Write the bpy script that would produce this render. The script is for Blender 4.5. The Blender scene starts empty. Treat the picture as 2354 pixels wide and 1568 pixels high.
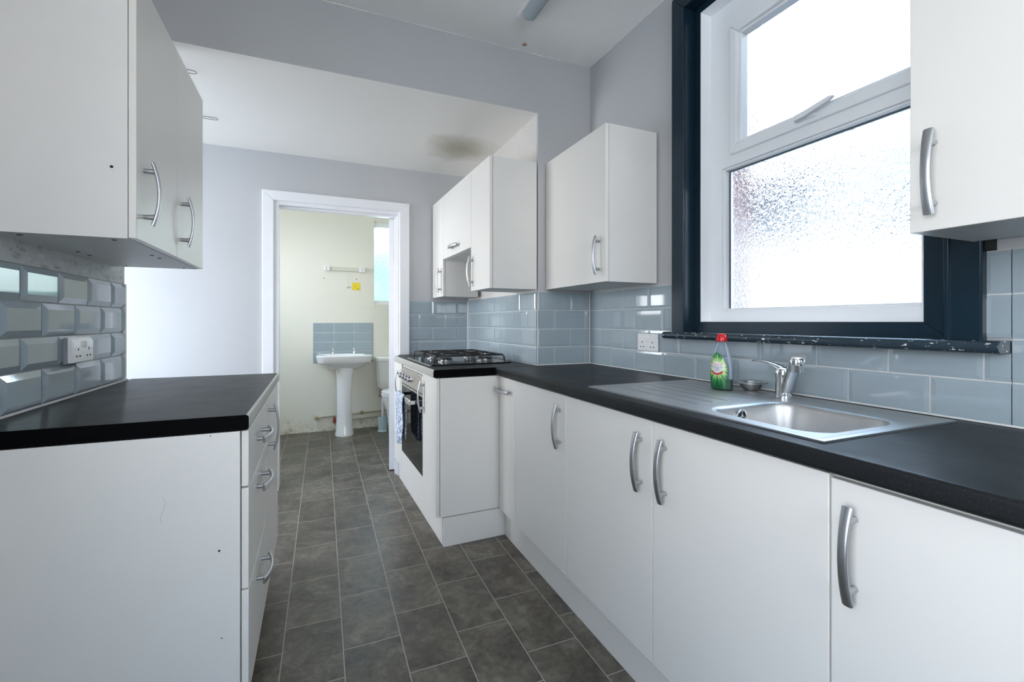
import bpy, bmesh, math, random
from mathutils import Vector, Matrix
random.seed(7)
PI = math.pi
SC = bpy.context.scene
COL = SC.collection
# ------------------------------------------------------------------ camera
CAM_H = 1.156
F_PX, W_PX, H_PX, HOR = 1056.0, 2354.0, 1568.0, 740.0
YAW = math.atan(451 / 1056.0)
cd = bpy.data.cameras.new('camera')
cd.sensor_fit = 'HORIZONTAL'; cd.sensor_width = 36.0
cd.lens = 36.0 * F_PX / W_PX
cd.shift_y = (HOR - H_PX / 2) / W_PX
cd.clip_start = 0.02
cam = bpy.data.objects.new('camera', cd)
cam.location = (0, 0, CAM_H)
cam.rotation_euler = (PI / 2, 0, -YAW)
COL.objects.link(cam)
SC.camera = cam
# ------------------------------------------------------------------ view, world, lights
SC.view_settings.view_transform = 'Standard'
SC.view_settings.look = 'None'
SC.view_settings.gamma = 1.0
SC.view_settings.use_curve_mapping = False
SC.view_settings.exposure = 0.0
SC.cycles.use_denoising = True
SC.cycles.max_bounces = 14
SC.cycles.diffuse_bounces = 8
SC.cycles.glossy_bounces = 5
SC.cycles.transmission_bounces = 8
SC.cycles.transparent_max_bounces = 10
SC.cycles.caustics_reflective = False
SC.cycles.caustics_refractive = False
SC.cycles.sample_clamp_indirect = 6.0
SC.cycles.blur_glossy = 0.5

wd = bpy.data.worlds.new('sky'); SC.world = wd; wd.use_nodes = True
bg = wd.node_tree.nodes['Background']
_nt = wd.node_tree
_tc = _nt.nodes.new('ShaderNodeTexCoord'); _sx = _nt.nodes.new('ShaderNodeSeparateXYZ'); _rp = _nt.nodes.new('ShaderNodeValToRGB')
_nt.links.new(_tc.outputs['Generated'], _sx.inputs[0]); _nt.links.new(_sx.outputs[2], _rp.inputs[0]); _nt.links.new(_rp.outputs[0], bg.inputs['Color'])
_rp.color_ramp.elements[0].position = 0.0; _rp.color_ramp.elements[0].color = (0.93, 0.96, 1.0, 1)
_rp.color_ramp.elements[1].position = 0.75; _rp.color_ramp.elements[1].color = (0.42, 0.68, 1.0, 1)
bg.inputs['Strength'].default_value = 8.5

def area(name, loc, rot, sx, sy, power, color=(1, 1, 1), portal=False):
    l = bpy.data.lights.new(name, 'AREA')
    l.shape = 'RECTANGLE'; l.size = sx; l.size_y = sy
    l.energy = power; l.color = color
    if portal: l.cycles.is_portal = True
    o = bpy.data.objects.new(name, l); o.location = loc; o.rotation_euler = rot
    COL.objects.link(o)
    return o
# daylight: main window (portal for the sky), glazed opening left of the far kitchen end,
# bathroom window; the fill lamps at unseen openings are added for brightness
area('daylight_window_portal', (1.70, 1.10, 1.80), (0, PI / 2, 0), 1.45, 0.95, 1, portal=True)
area('daylight_far_end_opening', (-2.95, 2.95, 1.45), (0, -PI / 2 - 0.3, 0), 1.5, 0.8, 44, (0.98, 0.98, 1.0))
area('fill_lamp_far_end', (-1.75, 2.27, 1.45), (PI / 2, 0, PI), 1.2, 1.2, 18, (0.96, 0.955, 1.0))  # added fill lamp at an unseen opening, meant for the back wall
area('fill_lamp_left', (-0.92, -0.25, 1.4), (0, -PI / 2 - 0.5, 0), 1.4, 0.9, 9, (1.0, 0.90, 0.78))  # added fill lamp left of the camera, brightens the sink-run doors and ceiling
area('fill_lamp_bathroom', (-0.98, 4.45, 1.7), (0, -PI / 2 + 0.5, 0), 0.9, 0.9, 7.5, (1.0, 0.98, 0.93))  # added fill lamp, lifts the bathroom from its unseen side
area('daylight_bathroom_window', (1.0, 5.30, 1.82), (-PI / 2, 0, 0), 0.75, 0.8, 4, (0.9, 1.0, 0.98))
area('fill_lamp_rear', (0.35, -1.72, 1.72), (PI / 2 + 1.1, 0, 0), 1.1, 0.9, 22, (1.0, 0.965, 0.90))  # added fill lamp behind the camera, tilted up towards the ceiling

# ------------------------------------------------------------------ materials
def nodes(name):
    m = bpy.data.materials.new(name); m.use_nodes = True
    nt = m.node_tree
    b = nt.nodes['Principled BSDF']
    return m, nt, b

def N(nt, t, **kw):
    n = nt.nodes.new(t)
    for k, v in kw.items():
        if hasattr(n, k): setattr(n, k, v)
    return n

def coords(nt, scale=(1, 1, 1)):
    tc = N(nt, 'ShaderNodeTexCoord'); mp = N(nt, 'ShaderNodeMapping')
    mp.inputs['Scale'].default_value = scale
    nt.links.new(tc.outputs['Object'], mp.inputs['Vector'])
    return mp.outputs['Vector']

def noise(nt, vec, scale, detail=4, rough=0.6, dist=0):
    n = N(nt, 'ShaderNodeTexNoise')
    n.inputs['Scale'].default_value = scale; n.inputs['Detail'].default_value = detail
    n.inputs['Roughness'].default_value = rough; n.inputs['Distortion'].default_value = dist
    nt.links.new(vec, n.inputs['Vector'])
    return n.outputs['Fac']

def ramp(nt, fac, stops):
    r = N(nt, 'ShaderNodeValToRGB')
    el = r.color_ramp.elements
    while len(el) > 1: el.remove(el[-1])
    el[0].position = stops[0][0]; el[0].color = tuple(stops[0][1]) + ((1,) if len(stops[0][1]) == 3 else ())
    for p, c in stops[1:]:
        e = el.new(p); e.color = tuple(c) + ((1,) if len(c) == 3 else ())
    nt.links.new(fac, r.inputs['Fac'])
    return r.outputs['Color']

def mixc(nt, fac, a, b):
    m = N(nt, 'ShaderNodeMix'); m.data_type = 'RGBA'
    for sock, v in ((0, fac), (6, a), (7, b)):
        if isinstance(v, (int, float)): m.inputs[sock].default_value = v
        elif isinstance(v, (tuple, list)): m.inputs[sock].default_value = tuple(v) + ((1,) if len(v) == 3 else ())
        else: nt.links.new(v, m.inputs[sock])
    return m.outputs[2]

def bump(nt, b, h, strength=0.1, dist=0.002):
    n = N(nt, 'ShaderNodeBump'); n.inputs['Strength'].default_value = strength
    n.inputs['Distance'].default_value = dist
    nt.links.new(h, n.inputs['Height']); nt.links.new(n.outputs['Normal'], b.inputs['Normal'])
    return n

def math_(nt, op, a, b=None, c=None):
    n = N(nt, 'ShaderNodeMath'); n.operation = op
    for i, v in enumerate((a, b, c)):
        if v is None: continue
        if isinstance(v, (int, float)): n.inputs[i].default_value = v
        else: nt.links.new(v, n.inputs[i])
    return n.outputs[0]

def simple(name, col, rough=0.5, metal=0.0, spec=0.5, var=0.0, vscale=8, bmp=0.0, bscale=60, coat=0.0):
    m, nt, b = nodes(name)
    b.inputs['Base Color'].default_value = tuple(col) + (1,)
    b.inputs['Roughness'].default_value = rough
    b.inputs['Metallic'].default_value = metal
    b.inputs['Specular IOR Level'].default_value = spec
    if coat: b.inputs['Coat Weight'].default_value = coat; b.inputs['Coat Roughness'].default_value = 0.05
    v = coords(nt)
    f = noise(nt, v, vscale)
    lo = tuple(c * (1 - var) for c in col); hi = tuple(min(1, c * (1 + var)) for c in col)
    nt.links.new(ramp(nt, f, [(0.3, lo), (0.7, hi)]), b.inputs['Base Color'])
    if bmp:
        bump(nt, b, noise(nt, v, bscale), bmp, 0.002)
    return m

LAM = simple('white_laminate', (0.77, 0.745, 0.705), 0.33, var=0.012, vscale=3, bmp=0.03, bscale=350)
LAM_EDGE = simple('laminate_edge', (0.66, 0.64, 0.61), 0.4, var=0.02)
CARC = simple('carcass_board', (0.74, 0.725, 0.70), 0.45, var=0.015)
WALLP = simple('grey_lilac_wall_paint', (0.475, 0.478, 0.488), 0.55, var=0.02, vscale=2.2, bmp=0.12, bscale=28)
CEIL = simple('ceiling_paint', (0.92, 0.92, 0.90), 0.7, var=0.03, vscale=2, bmp=0.35, bscale=9)
def patchy_ceiling():  # ceiling paint, olive-beige in a soft blob above the hob, paler outward
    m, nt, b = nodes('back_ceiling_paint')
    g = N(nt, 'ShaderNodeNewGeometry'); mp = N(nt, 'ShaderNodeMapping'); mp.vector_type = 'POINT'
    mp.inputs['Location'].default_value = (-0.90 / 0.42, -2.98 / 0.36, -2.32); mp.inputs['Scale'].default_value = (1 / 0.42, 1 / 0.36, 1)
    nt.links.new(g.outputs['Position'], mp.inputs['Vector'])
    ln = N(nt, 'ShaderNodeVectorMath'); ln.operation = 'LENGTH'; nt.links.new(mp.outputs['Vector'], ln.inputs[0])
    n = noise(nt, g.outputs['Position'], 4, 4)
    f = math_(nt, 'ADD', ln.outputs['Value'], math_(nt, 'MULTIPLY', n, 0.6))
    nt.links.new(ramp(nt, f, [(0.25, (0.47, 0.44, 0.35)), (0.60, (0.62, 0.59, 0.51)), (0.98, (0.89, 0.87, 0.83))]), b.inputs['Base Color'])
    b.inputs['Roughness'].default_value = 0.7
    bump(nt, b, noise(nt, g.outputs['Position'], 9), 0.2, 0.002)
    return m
CEIL_B = patchy_ceiling()
BEIGE = simple('beige_wall_paint', (0.62, 0.595, 0.56), 0.6, var=0.03)
GLOSSW = simple('white_gloss_paint', (0.80, 0.80, 0.82), 0.25, var=0.02, bmp=0.06, bscale=20)
UPVC = simple('white_upvc', (0.87, 0.89, 0.91), 0.22, var=0.01)
TILE = simple('grey_blue_glazed_tile', (0.335, 0.40, 0.437), 0.05, var=0.05, vscale=3, bmp=0.04, bscale=14, coat=0.3)
GROUT = simple('pale_grout', (0.60, 0.61, 0.60), 0.8, var=0.08, vscale=25, bmp=0.2, bscale=200)
GROUT_D = simple('grey_grout', (0.30, 0.31, 0.31), 0.8, var=0.08, vscale=25)
SEAL = simple('white_sealant', (0.78, 0.78, 0.76), 0.5, var=0.06, vscale=40)
DARKP = simple('slate_blue_gloss_paint', (0.007, 0.022, 0.036), 0.26, spec=0.35, var=0.12, vscale=10, bmp=0.15, bscale=45)
STEEL = simple('satin_handle_metal', (0.50, 0.51, 0.53), 0.36, metal=1.0, var=0.03)
CHROME = simple('chrome', (0.80, 0.82, 0.84), 0.06, metal=1.0)
EDGING = simple('pale_grey_edging', (0.46, 0.45, 0.41), 0.4, var=0.04)
BLACKG = simple('black_enamel', (0.012, 0.012, 0.014), 0.12)
BLACKM = simple('black_cast_iron', (0.012, 0.012, 0.013), 0.42, bmp=0.1, bscale=300)
OVGLASS = simple('black_oven_glass', (0.006, 0.008, 0.010), 0.03)
OVSTEEL = simple('oven_panel_steel', (0.62, 0.58, 0.53), 0.3, metal=0.7, var=0.02)
PLAST = simple('white_plastic', (0.80, 0.80, 0.80), 0.3)
DARKHOLE = simple('dark_recess', (0.02, 0.02, 0.02), 0.8)
CERAM = simple('white_ceramic', (0.86, 0.86, 0.86), 0.07, coat=0.4)
COPPER = simple('worn_pipe_paint', (0.50, 0.46, 0.36), 0.5, var=0.25, vscale=30)
BRASS = simple('brass_valve', (0.45, 0.36, 0.20), 0.4, metal=0.8, var=0.3, vscale=60)
REDP = simple('red_plastic', (0.62, 0.008, 0.02), 0.25)
TEALP = simple('pale_teal_plastic', (0.46, 0.59, 0.58), 0.35)
YELL = simple('yellow_card', (0.85, 0.68, 0.02), 0.5, var=0.1, vscale=40)
DIFF = simple('grey_light_diffuser', (0.44, 0.52, 0.56), 0.25)
ORANGE = simple('orange_mark', (0.7, 0.22, 0.05), 0.5)
WIRE = simple('bent_wire', (0.16, 0.16, 0.16), 0.35, metal=0.6)
BRICK_C = (0.30, 0.12, 0.09)
SLATE = simple('roof_slate', (0.022, 0.024, 0.03), 0.9, spec=0.1, var=0.2, vscale=3)
RENDERW = simple('white_render', (0.93, 0.92, 0.90), 0.8, var=0.03)
PAVE = simple('yard_paving', (0.6, 0.59, 0.57), 0.8, var=0.15)

# worktop: near-black laminate with fine speckle and scuffs
def worktop_mat():
    m, nt, b = nodes('black_worktop_laminate')
    v = coords(nt)
    f = noise(nt, v, 380, 2)
    c = ramp(nt, f, [(0.55, (0.006, 0.007, 0.008)), (0.75, (0.022, 0.025, 0.028))])
    nt.links.new(c, b.inputs['Base Color'])
    s = noise(nt, coords(nt, (3, 3, 3)), 3, 4, 0.6, 0.3)
    r = ramp(nt, s, [(0.35, (0.50,) * 3), (0.7, (0.56,) * 3)])
    nt.links.new(r, b.inputs['Roughness'])
    b.inputs['Specular IOR Level'].default_value = 0.28; b.inputs['Coat Weight'].default_value = 0.12; b.inputs['Coat Roughness'].default_value = 0.13
    return m
WTOP = worktop_mat()
BLKEDGE = simple('matt_black_end', (0.002, 0.002, 0.0025), 0.6, spec=0.04)

# dark paint with chips that follow the lower half of the sill nosing
def chipped():
    m, nt, b = nodes('chipped_slate_blue_paint')
    v = coords(nt)
    n1 = noise(nt, coords(nt, (1, 0.6, 1.6)), 75, 3, 0.65)
    n2 = noise(nt, v, 9, 2)
    f = math_(nt, 'ADD', n1, math_(nt, 'MULTIPLY', n2, 0.35))
    mask = ramp(nt, f, [(0.815, (0, 0, 0)), (0.835, (1, 1, 1))])
    base = ramp(nt, noise(nt, v, 12), [(0.3, (0.017, 0.034, 0.048)), (0.7, (0.028, 0.048, 0.066))])
    chip = ramp(nt, n2, [(0.4, (0.62, 0.58, 0.52)), (0.6, (0.75, 0.74, 0.72))])
    nt.links.new(mixc(nt, mask, base, chip), b.inputs['Base Color'])
    b.inputs['Roughness'].default_value = 0.22
    bump(nt, b, noise(nt, v, 60), 0.2, 0.002)
    return m
CHIP = chipped()

def floor_mat():
    m, nt, b = nodes('grey_brown_vinyl_tile')
    g = N(nt, 'ShaderNodeNewGeometry'); sp = N(nt, 'ShaderNodeSeparateXYZ')
    nt.links.new(g.outputs['Position'], sp.inputs[0])
    X, Y = sp.outputs[0], sp.outputs[1]
    u = math_(nt, 'ADD', math_(nt, 'SUBTRACT', X, math_(nt, 'MULTIPLY', math_(nt, 'SUBTRACT', Y, 1.9), 0.0125)), 0.106)
    uc = math_(nt, 'DIVIDE', u, 0.1975)
    k = math_(nt, 'FLOOR', uc)
    fu = math_(nt, 'FRACT', uc)
    vy = math_(nt, 'DIVIDE', math_(nt, 'ADD', math_(nt, 'SUBTRACT', Y, 1.919), math_(nt, 'MULTIPLY', k, 0.1985)), 0.331)
    fv = math_(nt, 'FRACT', vy); kv = math_(nt, 'FLOOR', vy)
    du = math_(nt, 'MULTIPLY', math_(nt, 'MINIMUM', fu, math_(nt, 'SUBTRACT', 1.0, fu)), 0.1975)
    dv = math_(nt, 'MULTIPLY', math_(nt, 'MINIMUM', fv, math_(nt, 'SUBTRACT', 1.0, fv)), 0.331)
    d = math_(nt, 'MINIMUM', du, dv)
    line = ramp(nt, math_(nt, 'MULTIPLY', d, 100), [(0.12, (1, 1, 1)), (0.22, (0, 0, 0))])
    cb = N(nt, 'ShaderNodeCombineXYZ'); nt.links.new(k, cb.inputs[0]); nt.links.new(kv, cb.inputs[1])
    wn = N(nt, 'ShaderNodeTexWhiteNoise'); wn.noise_dimensions = '3D'; nt.links.new(cb.outputs[0], wn.inputs['Vector'])
    # per-tile offset of the mottling
    off = N(nt, 'ShaderNodeVectorMath'); off.operation = 'MULTIPLY_ADD'
    nt.links.new(wn.outputs['Color'], off.inputs[0]); off.inputs[1].default_value = (7, 7, 7)
    nt.links.new(g.outputs['Position'], off.inputs[2])
    n1 = noise(nt, off.outputs[0], 7, 6, 0.65, 0.6); n2 = noise(nt, off.outputs[0], 40, 5, 0.7)
    mix = math_(nt, 'ADD', math_(nt, 'MULTIPLY', n1, 0.65), math_(nt, 'MULTIPLY', n2, 0.35))
    c = ramp(nt, mix, [(0.36, (0.042, 0.034, 0.028)), (0.45, (0.086, 0.073, 0.058)), (0.53, (0.128, 0.109, 0.084)), (0.64, (0.21, 0.188, 0.152))])
    val = ramp(nt, wn.outputs['Value'], [(0, (0.86,) * 3), (1, (1.12,) * 3)])
    mm = N(nt, 'ShaderNodeMix'); mm.data_type = 'RGBA'; mm.blend_type = 'MULTIPLY'; mm.inputs[0].default_value = 1
    nt.links.new(c, mm.inputs[6]); nt.links.new(val, mm.inputs[7])
    nt.links.new(mixc(nt, line, mm.outputs[2], (0.36, 0.33, 0.29)), b.inputs['Base Color'])
    nt.links.new(ramp(nt, n1, [(0.3, (0.34,) * 3), (0.7, (0.46,) * 3)]), b.inputs['Roughness'])
    inv = math_(nt, 'SUBTRACT', mix, line)
    bump(nt, b, inv, 0.15, 0.002)
    return m
FLOOR = floor_mat()

def bath_wall():
    m, nt, b = nodes('cream_bathroom_paint')
    g = N(nt, 'ShaderNodeNewGeometry'); sp = N(nt, 'ShaderNodeSeparateXYZ')
    nt.links.new(g.outputs['Position'], sp.inputs[0])
    n = noise(nt, g.outputs['Position'], 9, 6, 0.7)
    # peeled and damp band just above the floor (wear)
    h = math_(nt, 'ADD', math_(nt, 'MULTIPLY', n, 0.42), math_(nt, 'MULTIPLY', sp.outputs[2], -1.0))
    mask = ramp(nt, h, [(0.06, (0, 0, 0)), (0.16, (1, 1, 1))])
    base = ramp(nt, noise(nt, g.outputs['Position'], 1.5), [(0.3, (0.80, 0.775, 0.68)), (0.7, (0.785, 0.77, 0.70))])
    dirt = ramp(nt, noise(nt, g.outputs['Position'], 22, 5), [(0.33, (0.42, 0.38, 0.27)), (0.46, (0.68, 0.65, 0.51)), (0.58, (0.79, 0.77, 0.68))])
    nt.links.new(mixc(nt, mask, base, dirt), b.inputs['Base Color'])
    b.inputs['Roughness'].default_value = 0.6
    return m
BATHW = bath_wall()

def scruffy():
    m, nt, b = nodes('scuffed_grey_plaster')
    v = coords(nt)
    n = noise(nt, coords(nt, (1, 1, 2)), 22, 5, 0.7)
    c = ramp(nt, n, [(0.36, (0.30, 0.31, 0.31)), (0.44, (0.46, 0.48, 0.48)), (0.62, (0.50, 0.52, 0.52)), (0.68, (0.68, 0.68, 0.66))])
    nt.links.new(c, b.inputs['Base Color']); b.inputs['Roughness'].default_value = 0.6
    bump(nt, b, n, 0.4, 0.004)
    return m
SCUFF = scruffy()

def brushed(name, col, axis, rough=0.3):
    m, nt, b = nodes(name)
    sc = [4, 4, 4]; 
    for i in range(3):
        if i != axis: sc[i] = 320
    n = noise(nt, coords(nt, sc), 1, 3)
    nt.links.new(ramp(nt, n, [(0.3, tuple(c * 0.92 for c in col)), (0.7, col)]), b.inputs['Base Color'])
    b.inputs['Metallic'].default_value = 1.0
    nt.links.new(ramp(nt, n, [(0.3, (rough * 0.85,) * 3), (0.7, (rough * 1.2,) * 3)]), b.inputs['Roughness'])
    bump(nt, b, n, 0.04, 0.0005)
    return m
SINKM = simple('brushed_sink_steel', (0.58, 0.57, 0.56), 0.44, metal=1.0, var=0.03, vscale=20)

def brick_mat():
    m, nt, b = nodes('red_brick')
    g = N(nt, 'ShaderNodeNewGeometry'); sp = N(nt, 'ShaderNodeSeparateXYZ'); cb = N(nt, 'ShaderNodeCombineXYZ')
    nt.links.new(g.outputs['Position'], sp.inputs[0])
    nt.links.new(math_(nt, 'ADD', sp.outputs[0], sp.outputs[1]), cb.inputs[0]); nt.links.new(sp.outputs[2], cb.inputs[1])
    br = N(nt, 'ShaderNodeTexBrick'); nt.links.new(cb.outputs[0], br.inputs['Vector'])
    br.inputs['Scale'].default_value = 1; br.inputs['Brick Width'].default_value = 0.225; br.inputs['Row Height'].default_value = 0.075
    br.inputs['Mortar Size'].default_value = 0.006
    br.inputs['Color1'].default_value = (0.12, 0.045, 0.035, 1); br.inputs['Color2'].default_value = (0.19, 0.075, 0.055, 1)
    br.inputs['Mortar'].default_value = (0.22, 0.19, 0.17, 1)
    nt.links.new(br.outputs['Color'], b.inputs['Base Color']); b.inputs['Roughness'].default_value = 0.8
    return m
BRICK = brick_mat()

def leaf_mat():
    m, nt, b = nodes('hedge_foliage')
    n = noise(nt, coords(nt), 6, 6, 0.75)
    nt.links.new(ramp(nt, n, [(0.35, (0.08, 0.12, 0.09)), (0.5, (0.22, 0.28, 0.22)), (0.65, (0.42, 0.50, 0.38))]), b.inputs['Base Color'])
    b.inputs['Roughness'].default_value = 0.6
    return m
LEAF = leaf_mat()

def obscure_glass(name, scale, clear=0.35, tint=(1, 1, 1)):
    m = bpy.data.materials.new(name); m.use_nodes = True
    nt = m.node_tree; nt.nodes.clear()
    out = N(nt, 'ShaderNodeOutputMaterial')
    tr = N(nt, 'ShaderNodeBsdfTransparent'); tr.inputs[0].default_value = tuple(tint) + (1,)
    gl = N(nt, 'ShaderNodeBsdfGlass'); gl.inputs['IOR'].default_value = 1.45; gl.inputs['Roughness'].default_value = 0.02
    gl.inputs[0].default_value = tuple(tint) + (1,)
    g = N(nt, 'ShaderNodeNewGeometry')
    mp = N(nt, 'ShaderNodeMapping'); mp.inputs['Scale'].default_value = (1, 1.0, 0.75); mp.inputs['Rotation'].default_value = (0.5, 0, 0)
    nt.links.new(g.outputs['Position'], mp.inputs['Vector'])
    h = noise(nt, mp.outputs['Vector'], scale, 2, 0.5, 1.4)
    h2 = noise(nt, mp.outputs['Vector'], scale * 0.4, 1, 0.5)
    hh = math_(nt, 'ADD', h, math_(nt, 'MULTIPLY', h2, 0.8))
    bp = N(nt, 'ShaderNodeBump'); bp.inputs['Strength'].default_value = 1.0; bp.inputs['Distance'].default_value = 0.0024
    nt.links.new(hh, bp.inputs['Height']); nt.links.new(bp.outputs['Normal'], gl.inputs['Normal'])
    mx = N(nt, 'ShaderNodeMixShader'); mx.inputs[0].default_value = 1 - clear
    nt.links.new(tr.outputs[0], mx.inputs[1]); nt.links.new(gl.outputs[0], mx.inputs[2])
    nt.links.new(mx.outputs[0], out.inputs[0])
    return m
GLASS = obscure_glass('obscure_window_glass', 80, 0.15)
GLASS_B = obscure_glass('obscure_bathroom_glass', 60, 0.4, (0.92, 0.98, 0.97))

def plastic_clear(name, col, alpha):
    m = bpy.data.materials.new(name); m.use_nodes = True
    nt = m.node_tree; nt.nodes.clear()
    out = N(nt, 'ShaderNodeOutputMaterial')
    tr = N(nt, 'ShaderNodeBsdfTransparent'); tr.inputs[0].default_value = tuple(col) + (1,)
    p = N(nt, 'ShaderNodeBsdfPrincipled'); p.inputs['Base Color'].default_value = (0.80, 0.86, 0.95, 1); p.inputs['Roughness'].default_value = 0.12
    mx = N(nt, 'ShaderNodeMixShader')
    fr = N(nt, 'ShaderNodeFresnel'); fr.inputs[0].default_value = 1.5
    nt.links.new(math_(nt, 'ADD', fr.outputs[0], alpha), mx.inputs[0])
    nt.links.new(tr.outputs[0], mx.inputs[1]); nt.links.new(p.outputs[0], mx.inputs[2]); nt.links.new(mx.outputs[0], out.inputs[0])
    return m
BOTC = plastic_clear('clear_bottle_plastic', (0.93, 0.97, 1.0), 0.02)
LIQ = simple('green_washing_liquid', (0.003, 0.085, 0.025), 0.3, spec=0.2)

def label_mat():
    # green starburst with pale rays around a white disc; object coordinates, x across, z up
    m, nt, b = nodes('green_burst_label')
    tc = N(nt, 'ShaderNodeTexCoord'); sp = N(nt, 'ShaderNodeSeparateXYZ'); nt.links.new(tc.outputs['Object'], sp.inputs[0])
    x = math_(nt, 'ADD', sp.outputs[0], 0.004); z = math_(nt, 'SUBTRACT', sp.outputs[2], 0.079)
    r = math_(nt, 'SQRT', math_(nt, 'ADD', math_(nt, 'POWER', x, 2), math_(nt, 'POWER', z, 2)))
    ang = math_(nt, 'ARCTAN2', z, x)
    ray = math_(nt, 'ADD', math_(nt, 'MULTIPLY', math_(nt, 'SINE', math_(nt, 'MULTIPLY', ang, 23)), 0.006), math_(nt, 'MULTIPLY', math_(nt, 'SINE', math_(nt, 'MULTIPLY', ang, 11)), 0.004))
    f = math_(nt, 'MULTIPLY', math_(nt, 'ADD', r, ray), 12)
    c = ramp(nt, f, [(0.20, (0.72, 0.86, 0.45)), (0.36, (0.40, 0.66, 0.22)), (0.50, (0.03, 0.26, 0.07)), (0.75, (0.005, 0.10, 0.03))])
    nt.links.new(c, b.inputs['Base Color']); b.inputs['Roughness'].default_value = 0.25
    return m
LABEL = label_mat()
WHITE_L = simple('label_white', (0.82, 0.84, 0.84), 0.35)
RED_L = simple('label_red', (0.62, 0.06, 0.04), 0.35)
PINK_L = simple('label_pink_red', (0.72, 0.22, 0.26), 0.35)
NAVY_L = simple('label_navy', (0.05, 0.08, 0.25), 0.35)

def towel_mat():
    m, nt, b = nodes('patterned_towel')
    v = N(nt, 'ShaderNodeTexVoronoi'); v.feature = 'DISTANCE_TO_EDGE'; v.inputs['Scale'].default_value = 55
    nt.links.new(coords(nt, (1, 1, 0.6)), v.inputs['Vector'])
    n = noise(nt, coords(nt), 70, 3)
    f = math_(nt, 'ADD', v.outputs['Distance'], math_(nt, 'MULTIPLY', math_(nt, 'SUBTRACT', n, 0.5), 0.4))
    nt.links.new(ramp(nt, f, [(0.06, (0.24, 0.30, 0.40)), (0.16, (0.72, 0.76, 0.84))]), b.inputs['Base Color'])
    b.inputs['Roughness'].default_value = 0.9
    return m
TOWEL = towel_mat()

# ------------------------------------------------------------------ mesh builder
class MB:
    def __init__(s): s.v = []; s.f = []
    def add(s, vs, fs):
        o = len(s.v); s.v += [tuple(p) for p in vs]; s.f += [tuple(i + o for i in f) for f in fs]; return s
    def box(s, x0, x1, y0, y1, z0, z1):
        vs = [(x, y, z) for z in (z0, z1) for y in (y0, y1) for x in (x0, x1)]
        return s.add(vs, [(0, 2, 3, 1), (4, 5, 7, 6), (0, 1, 5, 4), (2, 6, 7, 3), (0, 4, 6, 2), (1, 3, 7, 5)])
    def prism(s, poly, axis, a, b):
        # poly: 2D points in the plane of the two other axes (in order x,y,z without axis)
        n = len(poly)
        def P(q, t):
            r = [q[0], q[1]]; r.insert(axis, t); return tuple(r)
        vs = [P(q, a) for q in poly] + [P(q, b) for q in poly]
        fs = [tuple(range(n))[::-1], tuple(range(n, 2 * n))] + [(i, (i + 1) % n, n + (i + 1) % n, n + i) for i in range(n)]
        return s.add(vs, fs)
    def loft(s, rings, cap=True, closed=True):
        n = len(rings[0]); vs = [p for r in rings for p in r]; fs = []
        for k in range(len(rings) - 1):
            for i in range(n if closed else n - 1):
                j = (i + 1) % n
                fs.append((k * n + i, k * n + j, (k + 1) * n + j, (k + 1) * n + i))
        if cap: fs += [tuple(range(n))[::-1], tuple(range((len(rings) - 1) * n, len(rings) * n))]
        return s.add(vs, fs)
    def lathe(s, prof, c=(0, 0, 0), n=32, axis=2, cap=True):
        rings = []
        for r, h in prof:
            ring = []
            for i in range(n):
                a = 2 * PI * i / n; q = [r * math.cos(a), r * math.sin(a)]; q.insert(axis, h)
                ring.append((q[0] + c[0], q[1] + c[1], q[2] + c[2]))
            rings.append(ring)
        return s.loft(rings, cap)
    def tube(s, pts, r, n=10, closed=False, sx=1.0):
        pts = [Vector(p) for p in pts]; m = len(pts); rings = []
        rr = r if isinstance(r, (list, tuple)) else [r] * m
        up = None
        for i, p in enumerate(pts):
            if closed: t = pts[(i + 1) % m] - pts[(i - 1) % m]
            else: t = pts[min(i + 1, m - 1)] - pts[max(i - 1, 0)]
            t.normalize()
            if up is None:
                up = Vector((0, 0, 1)) if abs(t.z) < 0.9 else Vector((1, 0, 0))
            up = (up - t * up.dot(t)).normalized()
            w = t.cross(up)
            rings.append([tuple(p + up * math.cos(2 * PI * k / n) * rr[i] + w * math.sin(2 * PI * k / n) * rr[i] * sx) for k in range(n)])
        if closed: rings.append(rings[0]); return s.loft(rings, False)
        return s.loft(rings, True)

ORG = {}
def tag(o, label=None, cat=None, group=None, kind=None):
    if label: o['label'] = label
    if cat: o['category'] = cat
    if group: o['group'] = group
    if kind: o['kind'] = kind
    return o
def thing(name, loc, label, cat, group=None):
    o = bpy.data.objects.new(name, None); o.empty_display_size = 0.05
    o.location = loc; COL.objects.link(o); ORG[o] = Vector(loc)
    return tag(o, label, cat, group)
def obj(name, mb, mat, parent=None, bevel=0, seg=2, smooth=None, org=None, label=None):
    """link ONE mesh; coordinates in the builder are world coordinates"""
    base = ORG[parent] if parent is not None else (Vector(org) if org else Vector((0, 0, 0)))
    me = bpy.data.meshes.new(name)
    me.from_pydata([(p[0] - base.x, p[1] - base.y, p[2] - base.z) for p in mb.v], [], mb.f)
    bm = bmesh.new(); bm.from_mesh(me); bmesh.ops.recalc_face_normals(bm, faces=bm.faces); bm.to_mesh(me); bm.free()
    me.materials.append(mat)
    if smooth is not None:
        me.shade_smooth(); me.set_sharp_from_angle(angle=math.radians(smooth))
    o = bpy.data.objects.new(name, me); COL.objects.link(o)
    if parent is not None: o.parent = parent; ORG[o] = base
    else: o.location = base; ORG[o] = base
    if bevel:
        b = o.modifiers.new('bevel', 'BEVEL'); b.width = bevel; b.segments = seg; b.limit_method = 'ANGLE'; b.angle_limit = math.radians(40)
        if smooth is None: me.shade_smooth(); me.set_sharp_from_angle(angle=math.radians(30))
    if label: o['label'] = label
    return o
def box(name, d, mat, parent=None, bevel=0, **kw):
    return obj(name, MB().box(*d), mat, parent, bevel, **kw)
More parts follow.
